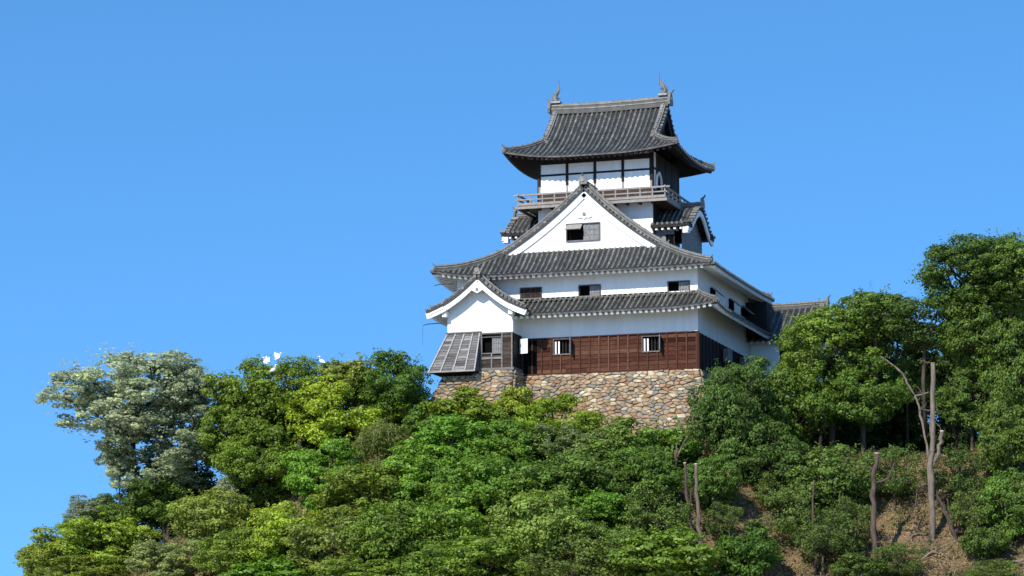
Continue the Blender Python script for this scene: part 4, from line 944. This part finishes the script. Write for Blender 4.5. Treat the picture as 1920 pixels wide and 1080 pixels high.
# ---- bare, cut and dead trunks
def dead(name, branches,  label, cat='dead tree', Y=None, tone=(1,1,1,1), cut=(), mtl='pale_bark', group='bare and cut trunks on the slope', twigs=5):
    """branches: lists of (px, py, radius px), first point of the first one is the foot"""
    branches = [[(x, y, r*.54) for x, y, r in br] for br in branches]; b0 = branches[0][0]
    if Y is None: Y = solve_Y(b0[0], b0[1], 0)
    f = at(b0[0], b0[1], Y); f[2] = min(f[2], float(ground(f[0], f[1])))-.2
    root = empty(name, tuple(f), label, cat, group); q = 0
    for i, br in enumerate(branches):
        mb = MB(); P = [at(x, y, Y-.15*(j*(i % 2))) for j, (x, y, r) in enumerate(br)]; Rr = [r/26.6 for _, _, r in br]
        if i == 0: P = [f]+P; Rr = [Rr[0]*1.2]+Rr
        pts = []; rs = []                    # finer, slightly crooked
        for (a, b, ra, rb_) in zip(P, P[1:], Rr, Rr[1:]):
            for k in range(4): t = k/4; pts.append(a*(1-t)+b*t+np.array([rnd.gauss(0,.45),rnd.gauss(0,.3),0])*min(ra,.14)*(k > 0)); rs.append((ra*(1-t)+rb_*t)*rnd.uniform(.85,1.15))
        pts.append(P[-1]); rs.append(Rr[-1]); mb.tube(pts, rs, 8)
        o = mb.build('trunk' if i == 0 else 'branch', M[mtl], root, None, True); o.color = tone
        if twigs:
            tb = MB()
            for _ in range(twigs if i == 0 else max(1, twigs//3)):
                a = np.array(pts[rnd.randrange(len(pts)//3, len(pts))]); d = np.array([rnd.choice((-1,1))*rnd.uniform(.3,1), rnd.uniform(-.5,.2), rnd.uniform(.1,.9)])*rnd.uniform(.35,.9)
                m = a+d*.5+np.array([rnd.gauss(0,.06),0,rnd.gauss(0,.06)]); tb.tube([a, m, a+d], [.028,.02,.008], 4)
                for _k in range(2): d2 = np.array([rnd.gauss(0,.3),rnd.gauss(0,.2),rnd.uniform(0,.4)]); tb.tube([m, m+d2], [.014,.006], 4)
            o2 = tb.build('twigs', M[mtl], root, None, True); o2.color = tone; o2['kind'] = 'stuff'
        if i in cut:
            d = Vector(pts[-1])-Vector(pts[-2]); d.normalize(); e = Vector(pts[-1]); c = MB(); c.tube([e-d*.02, e+d*.03], [rs[-1]*1.08]*2, 8); c.build('cut_end', M['cut_wood'], root)
    return root
dead('dead_tree', [[(1748,1010,9),(1746,900,11),(1748,800,9.5),(1749,680,7)], [(1752,868,7),(1760,835,6),(1766,808,6)], [(1742,868,4),(1731,800,4),(1722,758,3.5),(1716,740,3)],
    [(1716,742,3),(1703,722,3.5),(1692,700,3.5),(1675,685,3),(1650,668,2)], [(1716,742,2.5),(1728,740,2.5),(1742,735,2)], [(1748,770,2),(1730,768,1.5),(1722,770,1)]],
    'tall bleached bare trunk with a crooked pale side branch, standing before the dark right-hand trees', cut=(1,))
dead('cut_tree', [[(1642,1080,9),(1638,960,9),(1638,900,8),(1644,850,6)], [(1640,905,4),(1655,902,3),(1668,896,3),(1677,868,2.5)], [(1638,880,5),(1630,876,4.5)]], 'short cut trunk with one upturned side branch on the right slope', tone=(.55,.5,.5,1), cut=(0,))
dead('cut_tree', [[(1318,1075,8),(1313,1000,7.5),(1308,940,6.5),(1305,870,5)]], 'slim straight cut trunk, right one of the pair below the stone wall', tone=(.8,.75,.7,1), cut=(0,))
dead('cut_tree', [[(1300,1040,7),(1296,985,6),(1287,930,6),(1284,868,4)], [(1293,950,3),(1297,915,2.5)]], 'dark crooked cut trunk, left one of the pair below the stone wall', tone=(.45,.42,.4,1), cut=(0,))
dead('dead_tree', [[(1248,960,3.5),(1250,915,4),(1262,890,4.5),(1268,868,4),(1266,845,3)], [(1262,890,3),(1252,880,3),(1248,840,1.5)], [(1267,862,3),(1277,840,2.5),(1289,818,1.5)], [(1267,862,2.5),(1270,830,2),(1276,815,1.2)]], 'bleached forked dead tree left of the pair of cut trunks', tone=(.8,.78,.72,1))
dead('dead_tree', [[(1190,1035,3.5),(1188,990,4),(1183,965,3),(1177,945,2.5),(1164,925,1.5)], [(1184,965,2.5),(1182,940,2.5),(1181,925,2)], [(1188,992,3),(1196,985,3),(1200,976,2)], [(1186,990,2),(1178,975,1.5)]], 'bleached dead twig tree with a forked top in the middle of the slope', tone=(.85,.83,.8,1))
dead('forked_tree', [[(1790,1015,8),(1784,985,8),(1770,950,7),(1760,935,6),(1752,915,6)], [(1793,1000,7),(1806,975,6),(1822,945,5),(1834,922,4)], [(1786,985,3),(1779,955,2.5),(1775,935,2)]], 'dark forked trunk with two leaning arms right of the tall bare trunk', mtl='bark')
dead('slender_tree', [[(1876,870,5),(1863,842,4.5),(1868,800,4),(1872,735,3.5),(1872,690,3)]], 'slender curved trunk in the shade near the right edge', tone=(.4,.37,.33,1), Y=-1.5)
dead('slender_tree', [[(1795,850,7),(1788,800,6),(1783,760,5.5),(1780,700,5)]], 'brown trunk in the shade just right of the tall bare trunk', tone=(.3,.27,.24,1), Y=1)
dead('slender_tree', [[(1538,860,5),(1540,800,5),(1530,740,4)]], 'grey trunk in the dark gap under the large turret tree', tone=(.25,.23,.2,1), Y=-2.5)
dead('slender_tree', [[(1530,1075,5),(1528,1020,5),(1524,950,4),(1526,900,3)]], 'thin grey trunk among the sparse bushes of the bare slope', tone=(.45,.42,.38,1))
dead('fallen_branch', [[(1785,1070,3),(1830,1068,3.5),(1880,1058,4),(1930,1048,4.5)], [(1880,1058,2.5),(1900,1052,2),(1925,1056,2)]], 'pale fallen branch lying across the bottom right corner', cat='fallen branch', tone=(1.1,1.05,1,1))
dead('fallen_branch', [[(1730,1048,4),(1748,1035,4),(1765,1038,3.5),(1785,1050,3)], [(1748,1035,3),(1738,1020,2.5),(1728,1012,2)], [(1752,1036,3),(1768,1024,3),(1780,1020,2.5)]], 'pile of pale cut branches at the foot of the tall bare trunk', cat='fallen branch', tone=(1.1,1.05,1,1), cut=(0,))
dead('fallen_branch', [[(1700,1015,2.5),(1712,1003,3),(1725,1000,2.5),(1738,1003,2)]], 'thin fallen branch left of the tall bare trunk', cat='fallen branch')
dead('dead_shrub', [[(1070,1085,5),(1072,1050,5),(1066,1030,4),(1056,1015,3)], [(1070,1050,3),(1080,1030,2),(1082,1010,1.5)], [(1066,1030,2.5),(1050,1005,1.5)]], 'pale bare stems rising from the sparse dark bush at the bottom', tone=(.75,.7,.65,1))
dead('dead_shrub', [[(1102,915,2),(1102,885,2),(1098,865,1.5),(1092,845,1)], [(1102,885,1.5),(1110,862,1.2),(1113,842,1)], [(1102,890,1.5),(1120,872,1.2),(1130,855,.8)], [(1101,885,1.2),(1088,868,1),(1080,850,.7)]], 'thin pale bare twigs among the dark trees under the stone wall', tone=(.6,.55,.5,1))

# ---- undergrowth between the trees
n = 90000; gxy = np.stack([rng.uniform(-66,30,n), rng.uniform(-20,9,n)], 1)
den = .5+.5*np.sin(gxy[:,0]*.55+1)*np.cos(gxy[:,1]*.7)+.35*np.sin(gxy[:,0]*1.9+gxy[:,1]*1.3)
keep = rng.random(n) < np.where(gxy[:,0] > 3, np.clip(den-.05, .12, .8), .9)
gxy = gxy[keep]; n = len(gxy); inside = (gxy[:,1] > -3.0) & (gxy[:,0] > -19.5) & (gxy[:,0] < 2); gxy = gxy[~inside]; n = len(gxy)
hh = rng.uniform(0,1,n)**2*np.where(gxy[:,0] > 3, .45, .9)
Cc = np.column_stack([gxy, ground(gxy[:,0], gxy[:,1])+hh])
me = leaf_mesh('undergrowth', Cc, unit(rng.normal(size=(n,3))*.5+np.array([0,-.4,.8])), rng.uniform(.16,.34,n), np.clip(rng.normal(.5,.2,n),0,1), .5)
ug = bpy.data.objects.new('undergrowth', me); COL.objects.link(ug); ug.color = (.085,.095,.03,1)
tag(ug, 'low green undergrowth covering the hillside between the trees', 'undergrowth', kind='stuff')

n = 26000; gxy = np.stack([rng.uniform(2,27,n), rng.uniform(-15,1,n)], 1)
den = np.sin(gxy[:,0]*.9+.5)*np.cos(gxy[:,1]*1.1+1)+.6*np.sin(gxy[:,0]*2.3-gxy[:,1]*1.7)
gxy = gxy[rng.random(n) < np.clip(.55+.5*den, .12, 1)]; n = len(gxy)
me = leaf_mesh('dry_grass', np.column_stack([gxy, ground(gxy[:,0], gxy[:,1])+rng.uniform(.02,.2,n)]), unit(rng.normal(size=(n,3))*.7+np.array([0,-.9,.4])), rng.uniform(.2,.42,n), np.clip(rng.normal(.5,.25,n),0,1), .14)
dg = bpy.data.objects.new('dry_grass', me); COL.objects.link(dg); dg.color = (.33,.25,.11,1)
tag(dg, 'dry straw coloured grass patches on the bare slope at the lower right', 'dry grass', kind='stuff')

n = 30000; gxy = np.stack([rng.uniform(2,27,n), rng.uniform(-15,1,n)], 1)
me = leaf_mesh('leaf_litter', np.column_stack([gxy, ground(gxy[:,0], gxy[:,1])+rng.uniform(.01,.07,n)]), unit(rng.normal(size=(n,3))*.5+np.array([0,-.3,.9])), rng.uniform(.07,.2,n), np.clip(rng.normal(.5,.3,n),0,1), .5)
ll = bpy.data.objects.new('leaf_litter', me); COL.objects.link(ll); ll.color = (.13,.085,.05,1)
tag(ll, 'brown fallen leaves scattered over the bare slope at the lower right', 'leaf litter', kind='stuff')
for br, lab in (([(1441,1062,2.5),(1440,1020,2.2),(1444,975,1.2)],'thin bare sapling just right of the vivid green bush'),([(1604,1078,2.5),(1600,1030,2.2),(1606,985,1.2)],'thin bare sapling left of the short cut trunk'),
    ([(1722,1000,2.2),(1716,965,2),(1719,925,1.2)],'thin bare sapling left of the foot of the tall bare trunk'),([(1832,1035,2.2),(1830,1000,2),(1836,960,1.2)],'thin bare sapling right of the dark forked trunk'),
    ([(1668,1070,2.2),(1672,1040,2),(1666,1000,1.2)],'thin bare sapling right of the short cut trunk'),([(1366,1075,2.2),(1362,1040,2),(1368,1000,1.2)],'thin bare sapling left of the vivid green bush')):
    dead('sapling', [br], lab, cat='sapling', tone=(.8,.74,.66,1), twigs=9)

# ---- white birds on the treetop
def egret(px, py, Y, face, wing, label):
    c = at(px, py, Y); root = empty('egret', tuple(c), label, 'bird', 'white birds on the treetops', 0)
    s = face; mb = MB()
    s_ = s; mb.tube([c+np.array(p)*[s*.85,.85,.85] for p in ((-.34,0,-.02),(-.2,0,.04),(-.02,0,.12),(.12,0,.2),(.18,0,.3),(.12,0,.4),(.13,0,.5),(.2,0,.54),(.27,0,.53))], [.03,.11,.15,.11,.06,.045,.04,.05,.03], 9)
    mb.build('body', M['bird'], root, None, True)
    b = MB(); b.tube([c+np.array(p)*[s*.85,.85,.85] for p in ((.26,0,.53),(.4,0,.51))], [.022,.006], 6); b.build('bill', M['cut_wood'], root)
    for yy in (-.04,.04): b = MB(); b.tube([c+np.array(p)*[s*.85,.85,.85] for p in ((-.02,yy,.02),(.0,yy,-.15),(-.02,yy,-.4))], [.02,.014,.014], 5); b.build('leg', M['iron'], root)
    for sg in (-1,1):
        w = MB(); 
        if wing: o = [(.08,sg*.12,.14),(-.05,sg*.26,.5),(-.22,sg*.3,.62),(-.3,sg*.24,.36),(-.26,sg*.12,.08)]
        else: o = [(.1,sg*.12,.16),(.02,sg*.16,.2),(-.25,sg*.12,.1),(-.38,sg*.05,-.02),(-.1,sg*.14,.0)]
        P = [c+np.array(p)*[s*.85,.85,.85] for p in o]; Q = [p+np.array([0,.02*sg,0]) for p in P]
        w.add(P+Q, [(0,1,2,3,4),(9,8,7,6,5)]+[(i,(i+1)%5,5+(i+1)%5,5+i) for i in range(5)]); w.build('wing', M['bird'], root)
YB = [t for t in TREES if t[0] == 565][0]; YB = YB[2]-YB[3]*.55
egret(498,682,YB,-1,True,'white bird with raised wings, leftmost on the olive treetop')
egret(522,674,YB,1,True,'white bird with raised wings, highest on the olive treetop')
egret(513,696,YB-1.6,1,False,'white bird with folded wings, lowest on the olive treetop')
egret(603,680,YB,-1,False,'lone white bird on the skyline right of the three others')
